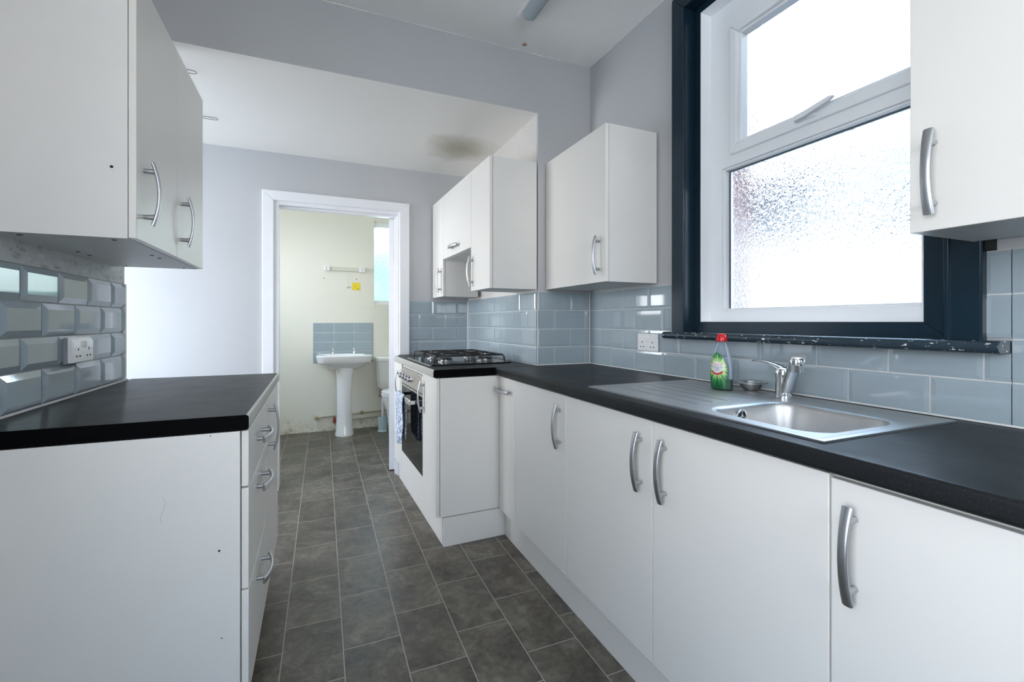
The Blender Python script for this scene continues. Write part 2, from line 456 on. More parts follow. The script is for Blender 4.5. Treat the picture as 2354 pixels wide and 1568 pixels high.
def struct(name, mb, mat, **kw):
    o = obj(name, mb, mat, **kw); o['kind'] = 'structure'; return o

PHI = 0.026; PIV = Vector((0.85, 2.33, 0))
def swing(root):
    """the far end of the kitchen is built slightly out of square"""
    l = root.location - PIV
    root.location = PIV + Vector((l.x * math.cos(PHI) - l.y * math.sin(PHI), l.x * math.sin(PHI) + l.y * math.cos(PHI), l.z))
    root.rotation_euler.z += PHI

# ------------------------------------------------------------------ shell
XL, XR, YP, YB, ZC = -0.745, 1.50, 2.33, 3.52, 2.665
ZH = 2.335
struct('floor', MB().box(-3.0, 1.75, -1.8, 5.5, -0.06, 0.0), FLOOR)
struct('ceiling', MB().box(-0.9, 1.65, -1.8, 2.44, ZC, ZC + 0.1), CEIL)
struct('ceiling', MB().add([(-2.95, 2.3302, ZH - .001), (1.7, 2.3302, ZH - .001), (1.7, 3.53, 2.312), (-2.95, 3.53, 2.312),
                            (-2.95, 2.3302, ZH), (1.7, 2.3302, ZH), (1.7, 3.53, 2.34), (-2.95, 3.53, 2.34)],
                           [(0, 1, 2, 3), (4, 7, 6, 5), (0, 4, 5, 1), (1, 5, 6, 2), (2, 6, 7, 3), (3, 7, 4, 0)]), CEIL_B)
struct('ceiling', MB().box(-1.0, 1.7, 3.60, 5.4, 2.42, 2.5), CEIL)
struct('wall_left', MB().box(XL - 0.12, XL, 0.25, 2.42, 0, ZC).box(XL - 0.12, XL, -1.8, -0.75, 0, ZC).box(XL - 0.12, XL, -0.75, 0.25, 2.15, ZC).box(XL - 0.12, XL, -0.75, 0.25, 0, 0.65), WALLP)  # opening beside the camera is added to let fill light in
struct('wall_left', MB().box(-2.95, -2.4, 2.30, 2.42, 0, ZH + 0.1).box(-1.1, XL - 0.12, 2.30, 2.42, 0, ZH + 0.1).box(-2.4, -1.1, 2.30, 2.42, 0, 0.8).box(-2.4, -1.1, 2.30, 2.42, 2.1, ZH + 0.1), WALLP)  # unseen opening, added for the far-end fill lamp
# far-end left wall with a glazed garden-door opening (light only, outside the frame)
struct('wall_left', MB().box(-2.92, -2.8, 3.40, 3.6, 0, 2.4).box(-2.92, -2.8, 2.42, 2.50, 0, 2.4).box(-2.92, -2.8, 2.50, 3.40, 2.25, 2.4).box(-2.92, -2.8, 2.50, 3.40, 0, 0.68), WALLP)
# header above the opening between the two ceilings; soffit flush with the far ceiling
struct('wall_header', MB().box(XL, 1.155, YP, 2.44, ZH, ZC), WALLP)
struct('wall_pier', MB().box(1.155, 1.62, YP, 2.44, 0, ZC), WALLP)
# right wall with window hole
WY0, WY1, WZ0, WZ1 = 0.62, 1.565, 1.082, 2.55
struct('wall_right', MB().box(XR, 1.66, -1.8, WY0, 0, ZC).box(XR, 1.66, WY1, YP + 0.1, 0, ZC).box(XR, 1.66, WY0, WY1, 0, WZ0).box(XR, 1.66, WY0, WY1, WZ1, ZC), WALLP)
# wall behind the cooker run
hw = struct('wall_cooker', MB().box(1.155, 1.30, 2.34, 3.62, 0, 2.42), BEIGE, org=(1.155, 2.34, 0)); swing(hw)
# back wall with the bathroom doorway
DX0, DX1, DZ = -0.262, 0.58, 1.985
struct('wall_back', MB().box(-2.95, DX0, YB, 3.62, 0, 2.42).box(DX1, 1.3, YB, 3.62, 0, 2.42).box(DX0, DX1, YB, 3.62, DZ, 2.42), WALLP)
struct('wall_bathroom_back', MB().box(-1.0, 0.59, 5.25, 5.37, 0, 2.5).box(1.35, 1.7, 5.25, 5.37, 0, 2.5).box(0.59, 1.35, 5.25, 5.37, 0, 1.348).box(0.59, 1.35, 5.25, 5.37, 2.262, 2.5), BATHW)
struct('wall_bathroom_left', MB().box(-0.95, -0.85, 3.62, 4.0, 0, 2.5).box(-0.95, -0.85, 4.9, 5.3, 0, 2.5).box(-0.95, -0.85, 4.0, 4.9, 0, 1.25).box(-0.95, -0.85, 4.0, 4.9, 2.15, 2.5), BATHW)  # unseen opening, added for the bathroom fill lamp
struct('wall_bathroom_right', MB().box(1.55, 1.65, 3.62, 5.3, 0, 2.5), BATHW)
struct('wall_bathroom_front', MB().box(-0.95, DX0 - 0.02, 3.62, 3.65, 0, 2.5).box(DX1 + 0.02, 1.6, 3.62, 3.65, 0, 2.5).box(DX0 - 0.02, DX1 + 0.02, 3.62, 3.65, DZ + 0.01, 2.5), BATHW)
# wall behind the camera, with an opening added for the rear fill lamp
struct('wall_rear', MB().box(-0.87, -0.25, -1.7, -1.6, 0, ZC).box(0.95, 1.62, -1.7, -1.6, 0, ZC).box(-0.25, 0.95, -1.7, -1.6, 0, 1.25).box(-0.25, 0.95, -1.7, -1.6, 2.25, ZC), WALLP)

# ------------------------------------------------------------------ wall tiles (real bevelled tiles on a grout bed)
def tiles(name, regions, rows, phases, place, label, pitch=0.2035, w=0.2005, b=0.011, proud=0.0056, lo=0.0040, jw=0.0020, root=None, grout=GROUT, hrot=False):
    """regions: (s0,s1,z0,z1); rows: list of (z0,z1); place(s, depth, z)->xyz with depth out of the wall"""
    t = MB(); g = MB()
    for (a0, a1, c0, c1) in regions:
        g.add([place(s, d, z) for d in (0.0006, lo - 0.0012) for (s, z) in ((a0, c0), (a1, c0), (a1, c1), (a0, c1))],
              [(0, 1, 2, 3), (4, 5, 6, 7), (0, 1, 5, 4), (1, 2, 6, 5), (2, 3, 7, 6), (3, 0, 4, 7)])
        for ri, (z0, z1) in enumerate(rows):
            if z1 <= c0 + 0.002 or z0 >= c1 - 0.002: continue
            ph = phases[ri % len(phases)]
            k0 = math.floor((a0 - ph) / pitch) - 1; k1 = math.ceil((a1 - ph) / pitch) + 1
            for k in range(k0, k1):
                s0 = ph + k * pitch + jw; s1 = s0 + pitch - 2 * jw
                if s1 <= a0 + 0.004 or s0 >= a1 - 0.004: continue
                zz0, zz1 = z0 + jw, z1 - jw
                def hh(s, z):
                    d = min(s - s0, s1 - s, z - zz0, zz1 - z)
                    return lo + (proud - lo) * max(0, min(1, d / b))
                cs = lambda v: max(a0, min(a1, v)); cz = lambda v: max(c0, min(c1, v))
                O = [(cs(s0), cz(zz0)), (cs(s1), cz(zz0)), (cs(s1), cz(zz1)), (cs(s0), cz(zz1))]
                I = [(cs(s0 + b), cz(zz0 + b)), (cs(s1 - b), cz(zz0 + b)), (cs(s1 - b), cz(zz1 - b)), (cs(s0 + b), cz(zz1 - b))]
                if O[0][1] >= O[2][1] - 0.001: continue
                vs = [place(s, 0.0006, z) for s, z in O] + [place(s, hh(s, z), z) for s, z in O] + [place(s, hh(s, z), z) for s, z in I]
                fs = [(8, 9, 10, 11)] + [(4 + i, 4 + (i + 1) % 4, 8 + (i + 1) % 4, 8 + i) for i in range(4)] + [(i, (i + 1) % 4, 4 + (i + 1) % 4, 4 + i) for i in range(4)]
                t.add(vs, fs)
    o0 = place(regions[0][0], 0, regions[0][2])
    r = thing(name, o0, label, 'splashback')
    obj('tiles', t, TILE, r, smooth=4); obj('grout_bed', g, grout, r)
    if hrot: swing(r)
    return r
RW = [(0.91, 1.013), (1.013, 1.115), (1.115, 1.222), (1.222, 1.327)]
tiles('tiled_splashback', [(1.622, 2.328, 0.911, 1.327), (0.529, 1.622, 0.911, 1.084), (-1.2, 0.527, 0.911, 1.327), (0.529, 0.574, 1.118, 1.327)],
      RW, [0.684, 0.781], lambda s, d, z: (XR - d, s, z), 'blue-grey brick tile splashback running behind the sink and round the window sill')
tiles('tiled_splashback', [(1.157, 1.490, 0.911, 1.327)], RW, [1.259, 1.362], lambda s, d, z: (s, YP - d, z),
      'narrow dark blue-grey tiled return between the cooker recess and the sink wall corner')
tiles('tiled_splashback', [(2.335, 3.50, 0.911, 1.327)], [(a, b_) for a, b_ in RW], [2.45, 2.55], lambda s, d, z: (1.155 - d, s, z),
      'pale shiny tiled splashback on the side wall beside the hob', hrot=True)
tiles('tiled_splashback', [(0.648, 1.118, 0.911, 1.317)], [(0.91, 1.009), (1.009, 1.111), (1.111, 1.214), (1.214, 1.317)], [0.724, 0.827], lambda s, d, z: (s, YB - d, z),
      'blue-grey tiled splashback on the far wall right of the bathroom doorway')
tiles('tiled_splashback', [(0.4, 2.408, 0.911, 1.314)], [(0.91, 1.018), (1.018, 1.112), (1.112, 1.213), (1.213, 1.314)], [1.585, 1.678], lambda s, d, z: (XL + d, s, z),
      'shiny grey brick tiles with sloping edges on the left wall beneath the wall cupboards', b=0.018, proud=0.011, lo=0.003, grout=GROUT_D, pitch=0.2)
tiles('tiled_splashback', [(-0.028, 0.581, 0.72, 1.147)], [(0.72 + 0.0, 0.742), (0.742, 0.843), (0.843, 0.944), (0.944, 1.045), (1.045, 1.147)], [-0.028], lambda s, d, z: (s, 5.25 - d, z),
      'small panel of grey-blue tiles behind the bathroom basin', pitch=0.203, b=0.004, proud=0.006, jw=0.0028)
box('plaster_band', (XL, XL + 0.004, 0.4, 2.419, 1.314, 1.40), SCUFF)['kind'] = 'structure'
bpy.data.objects['plaster_band'].name = 'trim_5'
def seal(d):
    
    o = box('trim_6', d, SEAL); o['kind'] = 'structure'; return o
seal((XL + 0.0006, XL + 0.011, 2.4085, 2.4195, 0.911, 1.314))
seal((XL + 0.011, XL + 0.017, 0.4, 2.42, 0.911, 0.916))
seal((XR - 0.013, XR - 0.008, -1.2, 2.32, 0.911, 0.9155))
seal((1.157, 1.49, YP - 0.013, YP - 0.008, 0.911, 0.916))
seal((XR - 0.012, XR - 0.0085, 2.315, 2.3215, 0.916, 1.327))
seal((1.112, 1.119, YB - 0.014, YB - 0.007, 0.911, 1.32))

# ------------------------------------------------------------------ window_1
w1 = bpy.data.objects.new('window_1', None); COL.objects.link(w1); ORG[w1] = Vector((1.5, 1.09, 1.1)); w1.location = ORG[w1]; w1['kind'] = 'structure'
AX = 1.472     # architrave face
RX = 1.525     # recessed lining face
FX = 1.585     # upvc frame face
a0, a1, at = 0.572, 1.620, 2.60
i0, i1, it = 0.645, 1.539, 2.520
m = MB()
def frame4(mb, x0, x1, oy0, oy1, oz0, oz1, iy0, iy1, iz0, iz1, bottom=True):
    mb.prism([(oy0, oz1), (oy1, oz1), (iy1, iz1), (iy0, iz1)], 0, x0, x1)
    mb.prism([(oy0, oz0), (oy0, oz1), (iy0, iz1), (iy0, iz0)], 0, x0, x1)
    mb.prism([(oy1, oz0), (oy1, oz1), (iy1, iz1), (iy1, iz0)], 0, x0, x1)
    if bottom: mb.prism([(oy0, oz0), (oy1, oz0), (iy1, iz0), (iy0, iz0)], 0, x0, x1)
    return mb
frame4(m, AX, XR, a0, a1, 1.108, at, i0, i1, 1.108, it, False)
obj('architrave', m, DARKP, w1, bevel=0.004)
m = frame4(MB(), AX - 0.006, AX + 0.01, i0 - 0.013, i1 + 0.013, 1.108, it + 0.013, i0 - 0.001, i1 + 0.001, 1.108, it + 0.001, False)
obj('architrave_bead', m, DARKP, w1, bevel=0.003)
# lining: reveal boards + recessed band
m = frame4(MB(), AX + 0.002, RX + 0.02, i0 - 0.012, i1 + 0.012, 1.09, it + 0.012, i0 + 0.001, i1 - 0.001, 1.108, it - 0.001)
obj('reveal_lining', m, DARKP, w1)
g0, g1, gz0, gz1 = 0.712, 1.502, 1.156, 2.488
m = frame4(MB(), RX, RX + 0.03, i0 + 0.001, i1 - 0.001, 1.10, it - 0.001, g0, g1, gz0, gz1)
obj('inner_frame', m, DARKP, w1, bevel=0.002)
# ragged white sealant line round the pvc frame
m = frame4(MB(), RX + 0.0, RX + 0.058, g0, g1, gz0, gz1, g0 + 0.004, g1 - 0.004, gz0 + 0.004, gz1 - 0.004)
obj('pvc_trim', m, UPVC, w1)
lz0, lz1 = 1.212, 1.795     # lower glass
uz0, uz1 = 1.895, 2.345     # upper glass
ly0, ly1 = 0.735, 1.432
s0, s1, sb_, st_ = 0.725, 1.396, 1.845, 2.377
m = MB().box(FX, FX + 0.06, ly1 + 0.012, g1, gz0, 1.825).box(FX, FX + 0.06, g0, ly0 - 0.012, gz0, 1.825)
m.box(FX, FX + 0.06, ly0 - 0.012, ly1 + 0.012, gz0, lz0 - 0.010)
m.box(FX, FX + 0.06, ly0 - 0.012, ly1 + 0.012, lz1 + 0.008, 1.8251)
m.box(FX, FX + 0.06, g0, g1, 1.825, sb_ + 0.01).box(FX, FX + 0.06, g0, g1, st_ - 0.01, gz1)
m.box(FX, FX + 0.06, s1 - 0.01, g1, sb_ + 0.01, st_ - 0.01).box(FX, FX + 0.06, g0, s0 + 0.01, sb_ + 0.01, st_ - 0.01)
obj('pvc_frame', m, UPVC, w1)
m = frame4(MB(), FX + 0.008, FX + 0.055, ly0 - 0.012, ly1 + 0.012, lz0 - 0.010, lz1 + 0.008, ly0, ly1, lz0, lz1 - 0.002)
obj('lower_glazing_bead', m, UPVC, w1, bevel=0.003)
m = frame4(MB(), FX - 0.012, FX + 0.05, s0, s1, sb_, st_, s0 + 0.036, s1 - 0.036, sb_ + 0.042, st_ - 0.037)
obj('opening_sash', m, UPVC, w1, bevel=0.005)
m = frame4(MB(), FX + 0.002, FX + 0.045, s0 + 0.036, s1 - 0.036, sb_ + 0.042, st_ - 0.037, s0 + 0.046, s1 - 0.046, 1.899, 2.330)
obj('upper_glazing_bead', m, UPVC, w1, bevel=0.003)
m = frame4(MB(), FX + 0.030, FX + 0.034, ly0 - 0.002, ly1 + 0.002, lz0 - 0.002, lz1 + 0.002, ly0 + 0.006, ly1 - 0.006, lz0 + 0.0, lz1 - 0.006)
obj('rubber_gasket', m, simple('grey_gasket', (0.10, 0.11, 0.13), 0.6), w1)
box('lower_glass', (FX + 0.036, FX + 0.040, ly0 - 0.003, ly1 + 0.003, lz0 - 0.003, lz1 + 0.003), GLASS, w1)
box('upper_glass', (FX + 0.036, FX + 0.040, s0 + 0.037, s1 - 0.037, 1.890, 2.339), GLASS, w1)
# espagnolette handle on the sash bottom rail
m = MB().box(FX - 0.024, FX - 0.012, 1.035, 1.105, 1.860, 1.884)
m.prism([(1.095, 1.858), (1.06, 1.862), (0.975, 1.882), (0.960, 1.892), (0.975, 1.897), (1.06, 1.882), (1.095, 1.878)], 0, FX - 0.044, FX - 0.030)
m.box(FX - 0.036, FX - 0.02, 1.06, 1.085, 1.862, 1.878)
obj('window_handle', m, UPVC, w1, bevel=0.003)
# sill with rounded nosing and horns
prof = []
zc, rr = 1.0965, 0.0155
for k in range(13):
    a = PI / 2 + PI * k / 12
    prof.append((1.4485 + rr * math.cos(a), zc + rr * math.sin(a)))
prof = prof + [(1.4995, zc - rr), (1.4995, zc + rr)]
m = MB().prism(prof, 1, 0.529, 1.640)
m.box(1.499, 1.60, 0.647, 1.537, 1.083, 1.112)
obj('window_sill', m, CHIP, w1, bevel=0.002, label='chipped dark blue sill with a rounded nosing')
m = MB().prism([(XR - 0.001, 1.327), (XR - 0.001, 1.36), (XR - 0.012, 1.36), (XR - 0.012, 1.33)], 1, 0.555, 0.575)
obj('damaged_corner', m, DARKHOLE, w1)

# ------------------------------------------------------------------ handles and cabinets
def make_handle(L=0.174, sp=0.128):
    mb = MB(); n = 22; rings = []
    for i in range(n + 1):
        t = -1 + 2 * i / n
        z = t * L / 2
        x = 0.036 - 0.015 * t * t
        w = 0.0088 + 0.0013 * t * t; d = 0.0044 - 0.0008 * t * t
        ring = []
        for k in range(14):
            a = 2 * PI * k / 14
            c, s_ = math.cos(a), math.sin(a)
            ex = d * (abs(c) ** 0.7) * (1 if c > 0 else -1); ey = w * (abs(s_) ** 0.8) * (1 if s_ > 0 else -1)
            ring.append((x + ex, ey, z + ex * 0.25 * t * 4))
        rings.append(ring)
    mb.loft(rings)
    for s_ in (-1, 1):
        z = s_ * sp / 2; xt = 0.036 - 0.015 * (2 * z / L) ** 2
        mb.lathe([(0.0060, 0.0), (0.0064, 0.008), (0.0084, xt)], (0, 0, z), 14, axis=0)
    me = bpy.data.meshes.new('handle'); me.from_pydata(mb.v, [], mb.f)
    bm = bmesh.new(); bm.from_mesh(me); bmesh.ops.recalc_face_normals(bm, faces=bm.faces); bm.to_mesh(me); bm.free()
    me.materials.append(STEEL); me.shade_smooth(); me.set_sharp_from_angle(angle=math.radians(45))
    return me
# lathe with axis=0 puts height on x
HANDLE = make_handle()
def handle(parent, x, y, z, face, horiz=False):
    o = bpy.data.objects.new('handle', HANDLE); COL.objects.link(o); o.parent = parent
    o.location = Vector((x, y, z)) - ORG[parent]
    rz = 0 if face == '+x' else PI
    o.rotation_euler = (PI / 2 if horiz else 0, 0, rz)
    ORG[o] = ORG[parent]
    return o

def cabinet(name, label, x0, x1, y0, y1, z0, z1, face, doors, cat='cabinet', group=None, top=True, hrot=False, carcass=True, gap=0.0015):
    """x0..x1 covers carcass only; doors sit in front. doors: (kind, y0, y1, z0, z1, handle|None)"""
    r = thing(name, ((x0 + x1) / 2, (y0 + y1) / 2, z0), label, cat, group)
    t = 0.018; m = MB()
    if carcass:
        m.box(x0, x1, y0, y0 + t, z0, z1).box(x0, x1, y1 - t, y1, z0, z1)
        m.box(x0, x1, y0 + t, y1 - t, z0, z0 + t)
        if top: m.box(x0, x1, y0 + t, y1 - t, z1 - t, z1)
        if face == '+x': m.box(x0, x0 + 0.008, y0 + t, y1 - t, z0 + t, z1 - (t if top else 0))
        else: m.box(x1 - 0.008, x1, y0 + t, y1 - t, z0 + t, z1 - (t if top else 0))
        obj('carcass', m, CARC, r)
    for d in doors:
        kind, ya, yb, za, zb, h = d
        if face == '+x': bx = (x1 + 0.0018, x1 + 0.019)
        else: bx = (x0 - 0.019, x0 - 0.0018)
        dr = box(kind, (bx[0], bx[1], ya + gap, yb - gap, za + gap, zb - gap), LAM, r, bevel=0.0015)
        if h:
            fx = bx[1] if face == '+x' else bx[0]
            handle(dr, fx, h[0], h[1], face, len(h) > 2)
    if hrot: swing(r)
    return r

DF = 0.908   # right run door face
ZB0, ZB1 = 0.150, 0.866
hz = 0.735
cabinet('base_cabinet', 'white corner base unit with a short horizontal handle tucked beside the cooker end panel', DF + 0.019, 1.49, 2.086, 2.296, ZB0, ZB1, '-x', [('door', 2.086, 2.300, ZB0, ZB1, (2.222, 0.797, 1))])
cabinet('base_cabinet', 'white base cupboard with one door and handle, left of the sink cupboard', DF + 0.019, 1.49, 1.583, 2.085, ZB0, ZB1, '-x', [('door', 1.583, 2.085, ZB0, ZB1, (1.632, hz))])
cabinet('base_cabinet', 'white double-door cupboard under the sink with its two handles side by side', DF + 0.019, 1.49, 0.572, 1.582, ZB0, ZB1, '-x',
        [('door', 1.077, 1.582, ZB0, ZB1, (1.127, hz)), ('door', 0.572, 1.077, ZB0, ZB1, (1.022, hz))], top=False)
cabinet('base_cabinet', 'nearest white base cupboard at the right, largest handle in view', DF + 0.019, 1.49, 0.07, 0.571, ZB0, ZB1 - 0.004, '-x', [('door', 0.07, 0.571, ZB0, ZB1 - 0.006, (0.527, hz - 0.004))])
cabinet('base_cabinet', 'white base cupboard beside the camera, mostly out of the picture', DF + 0.019, 1.49, -0.60, 0.069, ZB0, ZB1, '-x', [('door', -0.60, 0.069, ZB0, ZB1, None)])
def loose(name, d, mat, label, cat, hrot=False, bevel=0.001):
    c = ((d[0] + d[1]) / 2, (d[2] + d[3]) / 2, d[4])
    o = obj(name, MB().box(*d), mat, bevel=bevel, org=c); tag(o, label, cat)
    if hrot: swing(o)
    return o
loose('plinth', (0.944, 0.960, -0.6, 2.298, 0.0, 0.148), LAM, 'long white plinth board under the sink run cupboards', 'plinth')

# cooker run (slightly out of square)
HF = 0.568
cabinet('base_cabinet', 'narrow white base cupboard nearest the corner, its tall handle beside the oven', HF + 0.019, 1.14, 2.335, 2.622, ZB0, ZB1, '-x', [('door', 2.322, 2.622, ZB0, ZB1, (2.585, 0.735))], hrot=True)
cabinet('base_cabinet', 'narrow white base cupboard between the oven and the bathroom doorway', HF + 0.019, 1.14, 3.222, 3.495, ZB0, ZB1, '-x', [('door', 3.222, 3.495, ZB0, ZB1, (3.262, 0.735))], hrot=True)
loose('end_panel', (HF + 0.019, 1.14 - 0.22, 2.316, 2.334, 0.151, 0.866), LAM, 'white end panel closing the cooker run, facing the camera', 'panel', hrot=True)
loose('plinth', (0.602, 0.618, 2.335, 3.49, 0.0, 0.148), LAM, 'white plinth board along the front of the oven run', 'plinth', hrot=True)
loose('plinth', (0.602, 0.958, 2.309, 2.326, 0.0, 0.147), LAM, 'short white plinth return under the cooker end panel', 'plinth', hrot=True)
# oven housing and oven
r = thing('oven', (0.85, 2.92, 0.15), 'built-in electric oven with dark glass door and steel control panel under the hob', 'oven')
OX = HF - 0.002
box('housing', (HF + 0.03, 1.12, 2.64, 3.20, 0.152, 0.865), CARC, r)
cp = box('control_panel', (OX, OX + 0.03, 2.626, 3.218, 0.742, 0.846), OVSTEEL, r, bevel=0.002)
box('top_filler', (OX + 0.012, OX + 0.03, 2.626, 3.218, 0.848, 0.866), LAM_EDGE, r)
for ky in (3.155, 3.07, 2.985, 2.90):
    k = obj('knob', MB().lathe([(0.019, 0), (0.019, -0.006), (0.0165, -0.008), (0.0155, -0.026), (0.013, -0.028)], (OX, ky, 0.797), 24, axis=0).box(OX - 0.031, OX - 0.02, ky - 0.003, ky + 0.003, 0.783, 0.811), STEEL, r, smooth=40)
for ky in (3.20, 2.80):
    obj('indicator_mark', MB().box(OX - 0.0012, OX, ky - 0.006, ky + 0.006, 0.808, 0.818), ORANGE, r)
od = box('oven_door', (OX + 0.002, OX + 0.028, 2.626, 3.218, 0.272, 0.736), OVGLASS, r, bevel=0.002)
box('door_trim', (OX - 0.001, OX + 0.01, 2.626, 3.218, 0.726, 0.738), OVSTEEL, r)
m = MB().box(OX - 0.052, OX - 0.042, 2.72, 3.12, 0.664, 0.694).box(OX - 0.045, OX + 0.003, 2.722, 2.737, 0.668, 0.69).box(OX - 0.045, OX + 0.003, 3.103, 3.118, 0.668, 0.69)
obj('oven_handle', m, CHROME, r, bevel=0.002)
box('drawer_front', (OX + 0.003, OX + 0.021, 2.624, 3.220, 0.150, 0.268), LAM, r, bevel=0.0015)
swing(r)
# towel over the oven handle
def towel():
    mb = MB(); xc = OX - 0.047; rows = []
    path = [(xc - 0.012, 0.375)] + [(xc - 0.012 - 0.003 * math.sin(i), 0.375 + i * 0.032) for i in range(1, 10)] + [(xc - 0.010, 0.690), (xc - 0.006, 0.699), (xc, 0.702), (xc + 0.006, 0.699), (xc + 0.010, 0.690)] + [(xc + 0.011, 0.66 - i * 0.04) for i in range(0, 7)]
    n = len(path); cols = 26; y0, y1 = 2.885, 3.10
    vs = []
    for i, (x, z) in enumerate(path):
        for j in range(cols):
            t = j / (cols - 1); d = max(0, (0.69 - z)) * 0.035
            wv = math.sin(t * 19 + 1) * d + math.sin(t * 7 + z * 6) * d * 0.7
            zz = z + (0.012 * math.sin(t * 5) - 0.03 * (abs(t - 0.5) * 2) ** 3 * -1 if z < 0.40 else 0)
            side = -1 if i < 11 else 0.25
            vs.append((x + min(wv, 0) * (1 if side < 0 else 0.1), y0 + (y1 - y0) * (0.5 + (t - 0.5) * (1 - 0.10 * (z < 0.5))), zz))
    fs = [(i * cols + j, i * cols + j + 1, (i + 1) * cols + j + 1, (i + 1) * cols + j) for i in range(n - 1) for j in range(cols - 1)]
    mb.add(vs, fs)
    o = obj('towel', mb, TOWEL, smooth=60, org=(xc, 2.98, 0.4)); tag(o, 'white and blue-grey patterned towel hanging over the oven door handle', 'towel')
    sl = o.modifiers.new('thick', 'SOLIDIFY'); sl.thickness = 0.006; sl.offset = 0
    sb = o.modifiers.new('sub', 'SUBSURF'); sb.levels = 1; sb.render_levels = 1
    swing(o)
towel()

# worktops ----------------------------------------------------------
def wt_profile(xf, xb, s=1, r=0.009):
    """profile in (x,z): front edge at xf rounded; s=+1 front faces +x"""
    pts = []
    for k in range(7):
        a = PI / 2 - (PI / 2) * k / 6
        pts.append((xf - s * r + s * r * math.cos(a), 0.91 - r + r * math.sin(a)))
    for k in range(7):
        a = -(PI / 2) * k / 6
        pts.append((xf - s * r + s * r * math.cos(a), 0.87 + r + r * math.sin(a)))
    return pts + [(xb, 0.87), (xb, 0.91)]
# left worktop
r = thing('worktop', (-0.45, 1.93, 0.87), 'short black worktop on the left run, reflecting the pale far wall', 'worktop')
obj('slab', MB().prism(wt_profile(-0.1635, XL + 0.014), 1, 1.395, 2.47), WTOP, r, smooth=35)
def edging(xf, y0, y1, s, parent):
    pts = wt_profile(xf, 0, s)[:14]
    out = [(p[0] + s * 0.0012, p[1] + (0.0004 if i < 7 else -0.0004)) for i, p in enumerate(pts)]
    mb = MB(); mb.prism(out[1:-1] + pts[1:-1][::-1], 1, y0, y1)
    return obj('edge_strip', mb, EDGING, parent, smooth=35, label='pale grey edging strip')
edging(-0.1635, 1.397, 2.47, 1, r)
obj('end_cap', MB().prism(wt_profile(-0.1637, XL + 0.014), 1, 1.3935, 1.3955), BLKEDGE, r, smooth=35)
# right worktop (cut out for the bowl)
WX = 0.889
r = thing('worktop', (1.2, 0.85, 0.87), 'long black worktop of the sink run with a steel sink set into it', 'worktop')
BX0, BX1, BY0, BY1 = 0.985, 1.315, 0.635, 0.985
m = MB().prism(wt_profile(WX, BX0, -1), 1, -0.60, 2.312)
m.box(BX1, XR - 0.009, -0.60, 2.315, 0.87, 0.91).box(BX0, BX1, -0.60, BY0, 0.87, 0.91).box(BX0, BX1, BY1, 2.315, 0.87, 0.91)
obj('slab', m, WTOP, r, smooth=35)
# cooker worktop
r = thing('worktop', (0.85, 2.9, 0.87), 'black worktop at the cooker end carrying the gas hob', 'worktop')
obj('slab', MB().prism(wt_profile(0.551, 1.142, -1), 1, 2.317, 3.40).box(0.60, 1.142, 3.40, 3.497, 0.87, 0.91), WTOP, r, smooth=35)
edging(0.551, 2.319, 3.40, -1, r)
obj('end_cap', MB().prism(wt_profile(0.5512, 0.89, -1), 1, 2.3155, 2.3175), BLKEDGE, r, smooth=35)
swing(r)

# hob ---------------------------------------------------------------
r = thing('gas_hob', (0.82, 2.81, 0.91), 'black four-burner gas hob with wire pan supports', 'hob')
hx0, hx1, hy0, hy1, hz0 = 0.585, 1.085, 2.53, 3.10, 0.910
box('hob_plate', (hx0, hx1, hy0, hy1, hz0, hz0 + 0.008), BLACKG, r, bevel=0.003)
box('steel_rim', (hx0 - 0.004, hx0 + 0.012, hy0, hy1, hz0, hz0 + 0.006), STEEL, r, bevel=0.001)
for (bx_, by_, br) in ((0.72, 2.67, 0.036), (0.97, 2.67, 0.045), (0.72, 2.95, 0.030), (0.97, 2.95, 0.036)):
    b_ = obj('burner', MB().lathe([(br + 0.012, 0), (br + 0.010, 0.006), (br, 0.008), (br, 0.014), (br - 0.003, 0.016)], (bx_, by_, hz0 + 0.008), 32), simple('dull_burner_metal', (0.30, 0.30, 0.30), 0.3, metal=1.0), r, smooth=40)
    obj('burner_cap', MB().lathe([(br + 0.002, 0), (br + 0.002, 0.005), (br - 0.006, 0.010), (0.004, 0.011)], (bx_, by_, hz0 + 0.024), 32), BLACKG, b_, smooth=40)
def grate(y0, y1):
    x0, x1 = 0.615, 1.055; z = hz0 + 0.050; t = MB(); q = 0.0048
    def bar(pts): t.tube(pts, q, 8)
    ym = (y0 + y1) / 2
    for yy in (y0, y1):
        bar([(x0, yy, hz0 + 0.009), (x0 + 0.004, yy, z - 0.012), (x0 + 0.014, yy, z), (x1 - 0.014, yy, z), (x1 - 0.004, yy, z - 0.012), (x1, yy, hz0 + 0.009)])
    for xx in (x0 + 0.02, 0.845, x1 - 0.02):
        bar([(xx, y0, z), (xx, y1, z)])
    for bx_ in (0.72, 0.97):
        for sx, sy in ((1, 0), (-1, 0), (0, 1), (0, -1)):
            px, py = bx_ + sx * 0.12, ym + sy * (y1 - y0) / 2
            px = max(x0 + 0.02, min(x1 - 0.02, px))
            if abs(bx_ + sx * 0.12 - 0.845) < 0.05: px = 0.845
            bar([(px, py, z), (bx_ + sx * 0.03, ym + sy * 0.03, z), (bx_ + sx * 0.028, ym + sy * 0.028, z - 0.006)])
    return obj('pan_support', t, BLACKM, r, smooth=50)
grate(2.565, 2.795); grate(2.835, 3.065)
swing(r)

